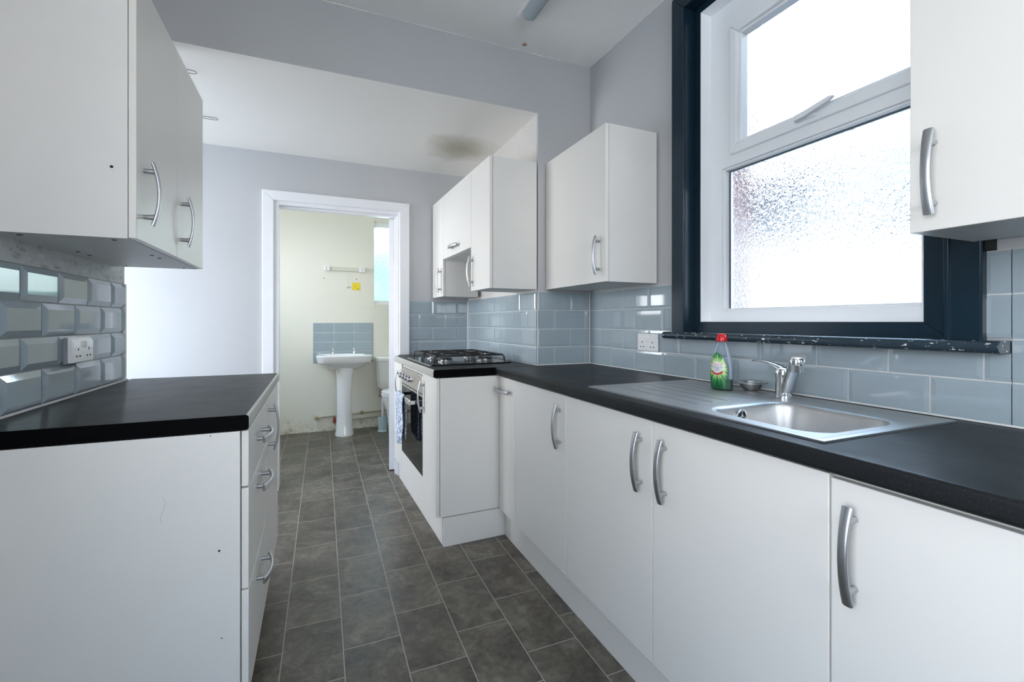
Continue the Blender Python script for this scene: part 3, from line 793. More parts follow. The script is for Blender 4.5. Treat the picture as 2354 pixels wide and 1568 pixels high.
# wall units ----------------------------------------------------------
ZW0, ZW1 = 1.337, 2.055
cabinet('wall_cabinet', 'white wall cupboard hung between the window frame and the corner', 1.219, 1.490, 1.738, 2.318, ZW0 + 0.002, ZW1, '-x', [('door', 1.735, 2.322, ZW0, ZW1, (1.787, 1.462))])
cabinet('wall_cabinet', 'white wall cupboard at the top right, overlapping the window', 1.219, 1.465, 0.0, 0.584, 1.350, 2.068, '-x', [('door', 0.0, 0.586, 1.348, 2.068, (0.541, 1.470))])
cabinet('wall_cabinet', 'narrow white wall cupboard above the hob, nearest the kitchen', 0.879, 1.146, 2.322, 2.620, ZW0 + 0.002, ZW1, '-x', [('door', 2.320, 2.621, ZW0, ZW1, (2.592, 1.455))], hrot=True)
cabinet('wall_cabinet', 'short white bridging cupboard above the hob with a horizontal handle', 0.879, 1.146, 2.624, 3.217, 1.60, ZW1, '-x', [('door', 2.622, 3.219, 1.60, ZW1, (2.93, 1.655, 1))], hrot=True)
cabinet('wall_cabinet', 'narrow white wall cupboard nearest the bathroom doorway, beyond the hob', 0.879, 1.128, 3.221, 3.495, ZW0 + 0.002, ZW1, '-x', [('door', 3.219, 3.498, ZW0, ZW1, (3.262, 1.455))], hrot=True)
LW0, LW1 = 1.377, 2.095
def holes(parent, pts, z):
    for (x, y) in pts:
        obj('fixing_hole', MB().lathe([(0.006, 0), (0.006, 0.001)], (x, y, z - 0.001), 12), DARKHOLE, parent)
c1 = cabinet('wall_cabinet', 'large white wall cupboard at the upper left with its plain side towards the camera', -0.741, -0.459, 1.52, 1.910, LW0, LW1, '+x', [('door', 1.518, 1.911, LW0, LW1, (1.578, 1.512))])
obj('fixing_hole', MB().lathe([(0.004, 0.0), (0.004, -0.0006)], (-0.4925, 1.52, 1.563), 10, axis=1), DARKHOLE, c1)
holes(c1, [(-0.69, 1.56), (-0.50, 1.56), (-0.69, 1.87), (-0.50, 1.87)], LW0)
c2 = cabinet('wall_cabinet', 'white wall cupboard on the left wall, farther along towards the bathroom doorway', -0.741, -0.459, 1.912, 2.302, LW0, LW1, '+x', [('door', 1.911, 2.304, LW0, LW1, (1.968, 1.512))])
holes(c2, [(-0.69, 1.95), (-0.50, 1.95), (-0.69, 2.27), (-0.50, 2.27)], LW0)

# left base run ----------------------------------------------------------
LX = -0.184
cabinet('drawer_unit', 'white three-drawer base unit under the left worktop', XL + 0.02, LX, 1.412, 1.894, 0.15, 0.866, '+x',
        [('drawer', 1.404, 1.895, 0.716, 0.868, (1.655, 0.800, 1)), ('drawer', 1.404, 1.895, 0.444, 0.714, (1.655, 0.655, 1)), ('drawer', 1.404, 1.895, 0.150, 0.442, (1.655, 0.375, 1))])
cabinet('base_cabinet', 'white base cupboard beyond the drawers on the left run', XL + 0.02, LX, 1.896, 2.425, 0.15, 0.866, '+x', [('door', 1.896, 2.427, 0.15, 0.868, (1.950, 0.760))])
_ep = loose('end_panel', (XL + 0.014, LX, 1.394, 1.411, 0.0, 0.868), LAM, 'large white end panel of the left run, facing the camera at lower left', 'panel')
for (px, pz, pr_) in ((-0.2305, 0.562, 0.0028), (-0.250, 0.862, 0.0014), (-0.2245, 0.334, 0.0016)):
    obj('fixing_hole', MB().lathe([(pr_, 0.0), (pr_, -0.0006)], (px, 1.394, pz), 10, axis=1), DARKHOLE, _ep)
obj('scratch', MB().tube([(-0.352, 1.3938, 0.718), (-0.344, 1.3938, 0.705), (-0.349, 1.3938, 0.69), (-0.355, 1.3938, 0.665), (-0.352, 1.3938, 0.655)], 0.0006, 6), simple('scuff_mark', (0.60, 0.58, 0.52), 0.6), _ep)
loose('plinth', (-0.245, -0.229, 1.412, 2.42, 0.0, 0.148), LAM, 'white plinth set back under the left drawers', 'plinth')

# ------------------------------------------------------------------ sink
def sink():
    x0, x1, y0, y1 = 0.945, 1.442, 0.607, 1.475
    r = thing('kitchen_sink', ((x0 + x1) / 2, (y0 + y1) / 2, 0.91), 'stainless steel inset sink with ribbed drainer left of the bowl', 'sink')
    bx0, bx1, by0, by1 = 0.998, 1.305, 0.650, 0.968
    grooves = [(1.052, 1.045), (1.116, 1.108), (1.176, 1.170), (1.243, 1.237), (1.310, 1.300)]
    def sd(x, y, cx, cy, hx, hy, rad):
        qx, qy = abs(x - cx) - hx + rad, abs(y - cy) - hy + rad
        return math.hypot(max(qx, 0), max(qy, 0)) + min(max(qx, qy), 0) - rad
    def sm(t): t = max(0, min(1, t)); return t * t * (3 - 2 * t)
    zt = 0.9155
    def H(x, y):
        e = -sd(x, y, (x0 + x1) / 2, (y0 + y1) / 2, (x1 - x0) / 2, (y1 - y0) / 2, 0.012)
        z = zt - 0.0015 * sm((e - 0.014) / 0.006)            # raised flat rim, then the dished deck
        z -= 0.0012 * (1 - sm(e / 0.003))
        b = sd(x, y, (bx0 + bx1) / 2, (by0 + by1) / 2, (bx1 - bx0) / 2, (by1 - by0) / 2, 0.065)
        if b < 0.010:
            z -= 0.002 * sm((0.010 - b) / 0.010)
        if b < 0:
            z -= 0.142 * sm(-b / 0.030) + 0.006 * sm((-b - 0.03) / 0.1)
        else:
            if 1.032 < y < 1.405 and 1.03 < x < 1.33:
                for (xa, xb) in grooves:
                    xc = xb + (xa - xb) * (y - 1.02) / 0.38
                    k = math.exp(-((x - xc) / 0.0038) ** 2)
                    z += 0.0022 * k * sm((y - 1.032) / 0.01) * sm((1.405 - y) / 0.01)
            # recessed drainer field
            f = -sd(x, y, 1.185, 1.22, 0.185, 0.215, 0.04)
            z -= 0.002 * sm(f / 0.012)
            # back ledge groove beside the bowl
            if 0.64 < y < 1.02:
                z += 0.0012 * math.exp(-((x - 1.385) / 0.004) ** 2)
        return z
    xs = []; v = x0
    while v < x1: xs.append(v); v += 0.0032
    xs.append(x1)
    ys = []; v = y0
    while v < y1: ys.append(v); v += 0.0036
    ys.append(y1)
    mb = MB(); nx = len(xs)
    mb.v = [(x, y, H(x, y)) for y in ys for x in xs]
    mb.f = [(j * nx + i, j * nx + i + 1, (j + 1) * nx + i + 1, (j + 1) * nx + i) for j in range(len(ys) - 1) for i in range(nx - 1)]
    sk = MB(); sk.v = mb.v; sk.f = mb.f
    st = obj('sink_top', sk, SINKM, r, smooth=60)

    rim = frame_xy(x0, x1, y0, y1, 0.002, 0.9102, 0.9146)
    obj('rim_edge', rim, STEEL, r)
    # waste and overflow
    obj('waste', MB().lathe([(0.045, 0), (0.045, 0.002), (0.036, 0.003), (0.034, 0.0005)], (1.152, 0.81, 0.7635), 32), CHROME, r, smooth=40)
    ov = obj('overflow', MB().lathe([(0.0185, 0.0), (0.0185, -0.003), (0.0145, -0.0042), (0.0145, -0.0015), (0.001, -0.0015)], (1.128, 0.959, 0.886), 28, axis=1), CHROME, r, smooth=40)
    obj('overflow_slot', MB().lathe([(0.0140, 0.0), (0.0140, -0.0022)], (1.128, 0.959, 0.886), 24, axis=1), DARKHOLE, ov)
    m = MB()
    for k in range(3):
        a = PI / 2 + k * 2 * PI / 3
        dx, dz = math.cos(a), math.sin(a)
        m.tube([(1.128, 0.9555, 0.886), (1.128 + 0.014 * dx, 0.9555, 0.886 + 0.014 * dz)], 0.0016, 6)
    m.lathe([(0.004, 0.003), (0.004, -0.001)], (1.128, 0.9555, 0.886), 10, axis=1)
    obj('overflow_grille', m, CHROME, ov)
def frame_xy(x0, x1, y0, y1, t, z0, z1):
    return MB().box(x0 - t, x1 + t, y0 - t, y0 + 0.001, z0, z1).box(x0 - t, x1 + t, y1 - 0.001, y1 + t, z0, z1).box(x0 - t, x0 + 0.001, y0, y1, z0, z1).box(x1 - 0.001, x1 + t, y0, y1, z0, z1)
sink()
# tap
def tap():
    bx_, by_, z0 = 1.372, 1.008, 0.9150
    r = thing('mixer_tap', (bx_, by_, z0), 'chrome single-lever mixer tap behind the sink bowl', 'tap')
    body = MB().lathe([(0.027, 0), (0.027, 0.004), (0.0235, 0.007), (0.0225, 0.03), (0.0225, 0.062), (0.0245, 0.066), (0.0245, 0.082), (0.021, 0.092), (0.012, 0.097)], (bx_, by_, z0), 32)
    obj('tap_body', body, CHROME, r, smooth=35)
    # spout: flat-sided arm rising from the body and leaning over the bowl
    P = [Vector((bx_ - 0.004, by_ - 0.010, z0 + 0.020)), Vector((bx_ - 0.018, by_ - 0.028, z0 + 0.036)), Vector((bx_ - 0.040, by_ - 0.055, z0 + 0.075)), Vector((bx_ - 0.062, by_ - 0.080, z0 + 0.110)), Vector((bx_ - 0.085, by_ - 0.104, z0 + 0.130)), Vector((bx_ - 0.104, by_ - 0.122, z0 + 0.136))]
    w = [0.016, 0.0175, 0.0165, 0.0155, 0.0165, 0.019]; h = [0.014, 0.014, 0.0115, 0.010, 0.0105, 0.011]
    rings = []
    for i, p in enumerate(P):
        t = (P[min(i + 1, 5)] - P[max(i - 1, 0)]).normalized()
        side = t.cross(Vector((0, 0, 1))).normalized(); up = side.cross(t)
        ring = []
        for k in range(20):
            a = 2 * PI * k / 20; c, s_ = math.cos(a), math.sin(a)
            ring.append(tuple(p + side * w[i] * (abs(c) ** 0.45) * (1 if c > 0 else -1) + up * h[i] * (abs(s_) ** 0.45) * (1 if s_ > 0 else -1)))
        rings.append(ring)
    obj('spout', MB().loft(rings), CHROME, r, smooth=40)
    ex, ey = bx_ - 0.104, by_ - 0.117
    obj('aerator', MB().lathe([(0.0165, -0.012), (0.0175, -0.010), (0.0175, 0.004), (0.0185, 0.006), (0.0195, 0.022), (0.0165, 0.029), (0.008, 0.032)], (ex, ey, z0 + 0.108), 28), CHROME, r, smooth=35)
    L = [Vector((bx_, by_ - 0.005, z0 + 0.086)), Vector((bx_ - 0.002, by_ + 0.020, z0 + 0.098)), Vector((bx_, by_ + 0.050, z0 + 0.107)), Vector((bx_, by_ + 0.080, z0 + 0.111)), Vector((bx_, by_ + 0.102, z0 + 0.1105)), Vector((bx_, by_ + 0.112, z0 + 0.108))]
    lw = [0.020, 0.017, 0.0125, 0.010, 0.009, 0.006]; lh = [0.012, 0.008, 0.0048, 0.0036, 0.003, 0.002]
    rings = []
    for i, p in enumerate(L):
        rings.append([(p.x + lw[i] * math.cos(2 * PI * k / 16), p.y, p.z + lh[i] * math.sin(2 * PI * k / 16)) for k in range(16)])
    obj('lever', MB().loft(rings), CHROME, r, smooth=50)
tap()
# basket strainer
r = thing('sink_strainer', (1.418, 1.165, 0.9115), 'loose steel basket strainer lying on the drainer beside the tap', 'strainer')
obj('basket', MB().lathe([(0.020, 0.0), (0.029, 0.006), (0.036, 0.018), (0.040, 0.0275), (0.051, 0.0290), (0.0535, 0.0272), (0.0535, 0.0284), (0.051, 0.0312), (0.039, 0.0292), (0.034, 0.018), (0.027, 0.0085), (0.004, 0.0055)], (1.418, 1.165, 0.9142), 36), STEEL, r, smooth=35)
obj('basket_knob', MB().lathe([(0.006, 0), (0.004, 0.006), (0.007, 0.012), (0.005, 0.015)], (1.418, 1.165, 0.918), 16), CHROME, r, smooth=40)

# ------------------------------------------------------------------ washing-up bottle
def bottle():
    cx_, cy_, z0 = 1.350, 1.230, 0.9124
    r = thing('washing_up_bottle', (0, 0, 0), 'clear washing-up liquid bottle with red cap and green label, nearly empty, on the drainer', 'bottle')
    prof = [(0.030, 0.020, 0.000), (0.0385, 0.0245, 0.003), (0.0395, 0.025, 0.014), (0.0395, 0.0255, 0.030), (0.0400, 0.0262, 0.055), (0.0395, 0.0265, 0.080), (0.0365, 0.025, 0.103), (0.031, 0.0225, 0.123), (0.0245, 0.0195, 0.143), (0.019, 0.0165, 0.158), (0.0150, 0.0150, 0.168), (0.0135, 0.0135, 0.176)]
    def wd_(z):
        for (a, b) in zip(prof, prof[1:]):
            if a[2] <= z <= b[2]:
                t = (z - a[2]) / (b[2] - a[2]); return a[0] + (b[0] - a[0]) * t, a[1] + (b[1] - a[1]) * t
        return prof[-1][:2]
    def ring(w, d, z, n=36, s_=1.0): return [(w * s_ * math.cos(2 * PI * k / n), d * s_ * math.sin(2 * PI * k / n), z) for k in range(n)]
    def fine(zs, sc=1.0): return [ring(*wd_(z), z, s_=sc) for z in zs]
    zs = [0.0, 0.003, 0.008] + [0.014 + i * 0.006 for i in range(27)] + [0.176]
    obj('bottle_body', MB().loft(fine(zs)), BOTC, r, smooth=50)
    obj('liquid', MB().loft(fine([0.002, 0.004, 0.01, 0.02, 0.03, 0.0365], 0.988)), LIQ, r, smooth=50)
    obj('cap', MB().lathe([(0.0160, 0.172), (0.0185, 0.174), (0.0190, 0.186), (0.0165, 0.194), (0.0150, 0.196), (0.0145, 0.200), (0.006, 0.202)], (0, 0, 0), 28), REDP, r, smooth=40)
    # label: leaf-shaped sheet wrapped on the front (-y side)
    def surf(x, z, off=0.0006):
        w, d = wd_(z); t = max(-0.995, min(0.995, x / w)); return (x * (1 + off / w), -(d + off) * math.sqrt(1 - t * t), z)
    mb = MB(); nz, nx = 40, 22; vs = []
    for i in range(nz + 1):
        z = 0.005 + (0.134 - 0.005) * i / nz
        u = i / nz
        hw = 0.0325 * min(1, math.sin(PI * min(1, 0.12 + u * 0.88)) ** 0.55 + 0.02) if u > 0.4 else 0.0325 * (0.80 + 0.2 * math.sin(u / 0.4 * PI / 2))
        w, _ = wd_(z); sh = -0.004 - 0.008 * max(0, u - 0.55)
        for j in range(nx + 1):
            x = sh + hw * (-1 + 2 * j / nx)
            x = max(-w * 0.985, min(w * 0.985, x)); vs.append(surf(x, z))
    fs = [(i * (nx + 1) + j, i * (nx + 1) + j + 1, (i + 1) * (nx + 1) + j + 1, (i + 1) * (nx + 1) + j) for i in range(nz) for j in range(nx)]
    lab = obj('label', MB().add(vs, fs), LABEL, r, smooth=60)
    cz, cx2, R = 0.079, -0.004, 0.0215
    vs = [surf(cx2, cz, 0.0012)]; fs = []
    for q in range(1, 7):
        for k in range(36):
            a = 2 * PI * k / 36; vs.append(surf(cx2 + R * q / 6 * math.cos(a), cz + R * q / 6 * math.sin(a), 0.0012))
    for k in range(36): fs.append((0, 1 + k, 1 + (k + 1) % 36))
    for q in range(5):
        for k in range(36): fs.append((1 + q * 36 + k, 1 + (q + 1) * 36 + k, 1 + (q + 1) * 36 + (k + 1) % 36, 1 + q * 36 + (k + 1) % 36))
    obj('label_disc', MB().add(vs, fs), WHITE_L, lab, smooth=60)
    vs = []; fs = []
    for k in range(21):
        a = PI * 1.17 + PI * 0.66 * k / 20
        for R2 in (0.0175, 0.0245): vs.append(surf(cx2 + R2 * math.cos(a), cz + R2 * math.sin(a) - 0.001, 0.0018))
    fs = [(2 * k, 2 * k + 1, 2 * k + 3, 2 * k + 2) for k in range(20)]
    obj('label_banner', MB().add(vs, fs), RED_L, lab, smooth=60)
    def text(s_, size, x, z, mat, arc=False):
        cu = bpy.data.curves.new('t', 'FONT'); cu.body = s_; cu.size = size; cu.align_x = 'CENTER'; cu.resolution_u = 2
        to = bpy.data.objects.new('t', cu); COL.objects.link(to)
        dg = bpy.context.evaluated_depsgraph_get()
        me = bpy.data.meshes.new_from_object(to.evaluated_get(dg))
        bpy.data.objects.remove(to)
        bm = bmesh.new(); bm.from_mesh(me)
        for v in bm.verts: v.co = Vector(surf(v.co.x + x, v.co.y + z, 0.0022))
        bm.to_mesh(me); bm.free(); me.materials.clear(); me.materials.append(mat)
        o = bpy.data.objects.new('lettering', me); COL.objects.link(o); o.parent = lab; ORG[o] = ORG[lab]
    text('TESCO', 0.0125, cx2, cz + 0.0075, PINK_L)
    text('Washing Up', 0.0072, cx2, cz + 0.0005, NAVY_L)
    text('Liquid', 0.0072, cx2, cz - 0.0055, NAVY_L)
    text('Original', 0.0050, cx2, cz - 0.0110, NAVY_L)
    # small clear back label
    r.location = (cx_, cy_, z0)
    r.rotation_euler.z = math.radians(-73)
bottle()

# ------------------------------------------------------------------ sockets
def socket(label, x, y, z, face, w=0.146, h=0.086, th=0.010, plump=False):
    s_ = 1 if face == '+x' else -1
    r = thing('double_socket', (x, y, z), label, 'socket', )
    X = lambda a, b: (min(x + s_ * a, x + s_ * b), max(x + s_ * a, x + s_ * b))
    if plump:
        pf = [(x, z - h / 2), (x + s_ * th, z - h / 2), (x + s_ * th, z + h * 0.30), (x + s_ * th * 0.55, z + h / 2), (x, z + h / 2)]
        obj('plate', MB().prism(pf, 1, y - w / 2, y + w / 2), PLAST, r, bevel=0.003)
        obj('back_box', MB().box(*X(0, th * 0.4), y - w / 2 - 0.006, y + w / 2 - 0.003, z - h / 2 - 0.001, z + h / 2 - 0.004), simple('grey_box', (0.25, 0.26, 0.28), 0.5), r)
    else:
        obj('plate', MB().box(*X(0, th), y - w / 2, y + w / 2, z - h / 2, z + h / 2), PLAST, r, bevel=0.004)
    for g in (-1, 1):
        cy2 = y + g * 0.037
        hs = MB()
        a, b = X(th, th + 0.0006)
        hs.box(a, b, cy2 - 0.011 - 0.0035, cy2 - 0.011 + 0.0035, z - 0.022 - 0.0026, z - 0.022 + 0.0026)
        obj('pin_slot', hs, DARKHOLE, r)
        obj('pin_slot', MB().box(a, b, cy2 + 0.0075, cy2 + 0.0145, z - 0.0246, z - 0.0194), DARKHOLE, r)
        obj('earth_slot', MB().box(a, b, cy2 - 0.0022, cy2 + 0.0022, z - 0.004, z + 0.005), DARKHOLE, r)
        sy = y + g * 0.0085
        sw = obj('switch', MB().box(*X(th - 0.001, th + 0.004), sy - 0.006, sy + 0.006, z + 0.006, z + 0.027), PLAST, r, bevel=0.0015)
        obj('fixing_screw', MB().box(*X(th, th + 0.0006), y + g * 0.060 - 0.003, y + g * 0.060 + 0.003, z - 0.003, z + 0.003), LAM_EDGE, r)
socket('white double socket on the left wall tiles above the worktop', XL + 0.013, 1.965, 1.066, '+x', th=0.022, plump=True)
socket('white double socket on the blue-grey tiles left of the window sill', XR - 0.008, 1.797, 1.056, '-x')

# ------------------------------------------------------------------ ceiling light and wire hooks
r = thing('ceiling_light', (0.95, 1.40, ZC), 'grey linear strip light fitting on the kitchen ceiling, switched off', 'light')
obj('base', MB().box(0.905, 0.995, 0.80, 2.06, ZC - 0.022, ZC), PLAST, r, bevel=0.006)
pf = [(0.95 + 0.036 * math.cos(a), ZC - 0.020 - 0.034 * math.sin(a)) for a in [PI * k / 14 for k in range(15)]]
rings = []
for y, s_ in ((0.83, 0.35), (0.838, 0.75), (0.855, 1.0), (2.005, 1.0), (2.022, 0.75), (2.030, 0.35)):
    rings.append([(0.95 + 0.036 * s_ * math.cos(a), y, ZC - 0.018 - 0.036 * s_ * math.sin(a)) for a in [PI * k / 14 for k in range(15)]])
obj('diffuser', MB().loft(rings), DIFF, r, smooth=50)
def wire_hook(y, label):
    zc2 = ZH + 0.006 - (y - 2.44) * 0.021
    x1_ = -0.512; pts = []
    pts += [(-0.63, y - 0.004, zc2 + 0.004), (-0.625, y - 0.010, zc2 - 0.018)]
    for k in range(13):
        a = -PI / 2 + PI * k / 12
        pts.append((x1_ - 0.018 + 0.018 * math.cos(a), y + 0.016 * math.sin(a), zc2 - 0.020))
    pts += [(-0.60, y + 0.012, zc2 - 0.020), (-0.612, y + 0.008, zc2 - 0.010), (-0.612, y + 0.004, zc2 + 0.004)]
    o = obj('wire_hook', MB().tube(pts, 0.0016, 8), WIRE, smooth=60, org=(-0.6, y, zc2)); tag(o, label, 'hook')
wire_hook(2.55, 'thin bent wire loop sticking out beside the upper left cupboard, nearer one')
wire_hook(3.06, 'thin bent wire loop under the far ceiling, level with the end of the left cupboards')
random.seed(3)
_n = 60
for _a, _b in (((XL, YP - 0.0005, ZC - 0.001), (1.30, YP - 0.0005, ZC - 0.001)), ((XR - 0.0005, 2.20, ZC - 0.001), (XR - 0.0005, 0.9, ZC - 0.001))):
    _p = [Vector(_a).lerp(Vector(_b), i / _n) for i in range(_n + 1)]
    _o = obj('trim_8', MB().tube(_p, [random.choice((0.0004, 0.0008, 0.0016, 0.0026)) for _ in _p], 6), SEAL); _o['kind'] = 'structure'
m = obj('plaster_hole', MB().lathe([(0.014, 0), (0.013, -0.0015)], (1.045, 2.272, ZC), 14), simple('brown_plaster', (0.42, 0.30, 0.24), 0.8), org=(1.045, 2.272, ZC))
tag(m, 'small brown chip in the ceiling plaster near the header', 'mark')

# ------------------------------------------------------------------ bathroom doorway casing and door leaf
t1 = bpy.data.objects.new('trim_1', None); COL.objects.link(t1); t1['kind'] = 'structure'; ORG[t1] = Vector((0.1, YB, 0)); t1.location = ORG[t1]
ox0, ox1, oz = -0.333, 0.652, 2.050
ix0, ix1, iz = -0.262, 0.578, 1.985
def casing(mb, d0, d1, a, b, c, e, f, g):
    mb.prism([(a, c), (b, c), (f, g), (e, g)], 1, d0, d1)
m = MB()
m.prism([(ox0, oz), (ox1, oz), (ix1, iz), (ix0, iz)], 1, YB - 0.020, YB)
m.prism([(ox0, 0), (ox0, oz), (ix0, iz), (ix0, 0)], 1, YB - 0.020, YB)
m.prism([(ox1, 0), (ox1, oz), (ix1, iz), (ix1, 0)], 1, YB - 0.020, YB)
obj('casing', m, GLOSSW, t1, bevel=0.004)
m = MB().box(ix0 - 0.001, ix0 + 0.028, YB - 0.004, 3.66, 0, iz).box(ix1 - 0.012, ix1 + 0.001, YB - 0.004, 3.66, 0, iz).box(ix0 + 0.028, ix1 - 0.012, YB - 0.004, 3.66, iz - 0.026, iz + 0.001)
obj('door_lining', m, GLOSSW, t1)
m = MB().box(ix1 - 0.026, ix1 - 0.010, 3.555, 3.58, 0, iz - 0.02).box(ix0 + 0.02, ix1 - 0.02, 3.555, 3.58, iz - 0.038, iz - 0.024)
obj('door_stop', m, GLOSSW, t1, bevel=0.002)
d1 = bpy.data.objects.new('door_1', None); COL.objects.link(d1); d1['kind'] = 'structure'; d1['label'] = 'white bathroom door folded back, seen edge-on'
ORG[d1] = Vector((0.562, 3.635, 0)); d1.location = ORG[d1]
obj('door_leaf', MB().box(0.520, 0.562, 3.635, 4.36, 0.012, 1.955), GLOSSW, d1, bevel=0.002)
for zz in (0.23, 1.62):
    obj('hinge', MB().box(0.5612, 0.569, 3.628, 3.66, zz, zz + 0.09), simple('worn_hinge', (0.30, 0.24, 0.20), 0.5, metal=0.4, var=0.4, vscale=80), d1)
d1.rotation_euler.z = math.radians(-11)

# ------------------------------------------------------------------ bathroom
def rr_ring(cx_, cy_, hx, hy, rad, z, n=8, back=None):
    pts = []
    for (sx, sy, a0_) in ((1, 1, 0), (-1, 1, PI / 2), (-1, -1, PI), (1, -1, 3 * PI / 2)):
        for k in range(n + 1):
            a = a0_ + PI / 2 * k / n
            y = cy_ + sy * (hy - rad) + rad * math.sin(a)
            pts.append((cx_ + sx * (hx - rad) + rad * math.cos(a), min(y, back) if back else y, z))
    return pts
def basin():
    cx_, yb = 0.270, 5.24
    r = thing('pedestal_basin', (cx_, 5.0, 0), 'white ceramic pedestal wash basin in the bathroom', 'basin')
    def ring(hw, yf, z, rad): return rr_ring(cx_, (yf + yb) / 2, hw, (yb - yf) / 2, rad, z, 6)
    rings = [ring(0.10, 4.98, 0.665, 0.06), ring(0.15, 4.93, 0.685, 0.08), ring(0.215, 4.87, 0.725, 0.09), ring(0.245, 4.85, 0.745, 0.09),
             ring(0.255, 4.845, 0.750, 0.09), ring(0.268, 4.835, 0.800, 0.09), ring(0.270, 4.833, 0.812, 0.09), ring(0.262, 4.84, 0.818, 0.085)]
    def inner(hw, hy, z): return [(p[0], p[1] , z) for p in rr_ring(cx_, 5.0, hw, hy, min(hw, hy) * 0.75, z, 6)]
    rings += [inner(0.205, 0.125, 0.817), inner(0.195, 0.118, 0.805), inner(0.14, 0.085, 0.73), inner(0.04, 0.03, 0.70)]
    obj('bowl', MB().loft(rings), CERAM, r, smooth=40)
    def pr(hw, hy, z): return [(cx_ + hw * math.cos(2 * PI * k / 28), 5.02 + hy * math.sin(2 * PI * k / 28) * (1 if math.sin(2 * PI * k / 28) < 0 else 0.8), z) for k in range(28)]
    obj('pedestal', MB().loft([pr(0.092, 0.115, 0), pr(0.092, 0.115, 0.02), pr(0.084, 0.10, 0.05), pr(0.076, 0.09, 0.2), pr(0.074, 0.088, 0.45), pr(0.078, 0.095, 0.60), pr(0.095, 0.11, 0.69)]), CERAM, r, smooth=50)
    for tx in (0.165, 0.375):
        m = MB().lathe([(0.016, 0), (0.016, 0.01), (0.011, 0.02), (0.011, 0.04), (0.016, 0.045), (0.015, 0.07), (0.006, 0.075)], (tx, 5.17, 0.818), 18)
        m.tube([(tx, 5.165, 0.848), (tx, 5.13, 0.852), (tx, 5.105, 0.842)], [0.010, 0.009, 0.008], 12)
        obj('pillar_tap', m, CHROME, r, smooth=40)
basin()
def toilet():
    cx_ = 0.80
    r = thing('toilet', (cx_, 5.0, 0), 'white close-coupled toilet partly hidden behind the bathroom door', 'toilet')
    obj('cistern', MB().loft([rr_ring(cx_, 5.155, 0.165, 0.075, 0.03, 0.435), rr_ring(cx_, 5.15, 0.19, 0.08, 0.035, 0.46), rr_ring(cx_, 5.145, 0.205, 0.088, 0.035, 0.735)]), CERAM, r, smooth=40)
    obj('cistern_lid', MB().loft([rr_ring(cx_, 5.145, 0.212, 0.095, 0.04, 0.737), rr_ring(cx_, 5.145, 0.214, 0.097, 0.04, 0.765), rr_ring(cx_, 5.145, 0.20, 0.085, 0.04, 0.778)]), CERAM, r, smooth=40)
    def ov(hw, yf, yb2, z): 
        cy2 = (yf + yb2) / 2; hy = (yb2 - yf) / 2
        return [(cx_ + hw * math.cos(2 * PI * k / 32), cy2 + hy * math.sin(2 * PI * k / 32), z) for k in range(32)]
    obj('pan', MB().loft([ov(0.10, 4.72, 5.12, 0), ov(0.105, 4.70, 5.12, 0.10), ov(0.13, 4.66, 5.12, 0.25), ov(0.178, 4.60, 5.08, 0.38), ov(0.18, 4.60, 5.08, 0.40)]), CERAM, r, smooth=50)
    obj('seat', MB().loft([ov(0.186, 4.59, 5.05, 0.402), ov(0.188, 4.588, 5.05, 0.42), ov(0.182, 4.594, 5.045, 0.426)]), PLAST, r, smooth=40)
    obj('seat_lid', MB().loft([ov(0.186, 4.59, 5.05, 0.430), ov(0.186, 4.59, 5.05, 0.446), ov(0.15, 4.62, 5.02, 0.456)]), PLAST, r, smooth=40)
    obj('flush_valve', MB().tube([(0.655, 5.16, 0.44), (0.655, 5.16, 0.40), (0.655, 5.17, 0.37), (0.64, 5.18, 0.34)], [0.014, 0.016, 0.013, 0.008], 12), BRASS, r, smooth=50)
toilet()
r = thing('toilet_brush', (0.652, 5.02, 0), 'white-handled toilet brush standing in a pale teal holder', 'brush')
obj('holder', MB().lathe([(0.052, 0), (0.050, 0.006), (0.045, 0.012), (0.047, 0.155), (0.043, 0.155), (0.040, 0.02)], (0.652, 5.02, 0), 28), TEALP, r, smooth=35)
obj('brush_handle', MB().lathe([(0.012, 0.03), (0.012, 0.20), (0.010, 0.32), (0.012, 0.335), (0.006, 0.342)], (0.652, 5.02, 0), 16), PLAST, r, smooth=40)
r = thing('water_pipes', (0.35, 5.235, 0.15), 'old painted water pipes with brass valves low on the bathroom wall', 'pipe')
obj('pipe', MB().tube([(0.02, 5.235, 0.150), (0.35, 5.235, 0.165), (1.0, 5.235, 0.19)], 0.0075, 10), COPPER, r, smooth=60)
obj('pipe', MB().tube([(0.20, 5.232, 0.105), (0.45, 5.235, 0.112), (1.0, 5.235, 0.13)], 0.0075, 10), COPPER, r, smooth=60)
obj('valve', MB().tube([(0.0, 5.23, 0.150), (0.028, 5.23, 0.150)], 0.015, 12).lathe([(0.016, 0), (0.016, -0.02), (0.004, -0.022)], (0.012, 5.222, 0.150), 12, axis=1), BRASS, r, smooth=40)
obj('valve', MB().tube([(0.44, 5.23, 0.170), (0.48, 5.23, 0.172)], 0.014, 12).box(0.452, 0.468, 5.215, 5.23, 0.165, 0.195), BRASS, r, smooth=40)
obj('red_valve', MB().tube([(0.165, 5.225, 0.10), (0.20, 5.225, 0.105)], 0.014, 12).box(0.172, 0.190, 5.21, 5.235, 0.08, 0.145), simple('red_valve_paint', (0.35, 0.06, 0.04), 0.5), r)
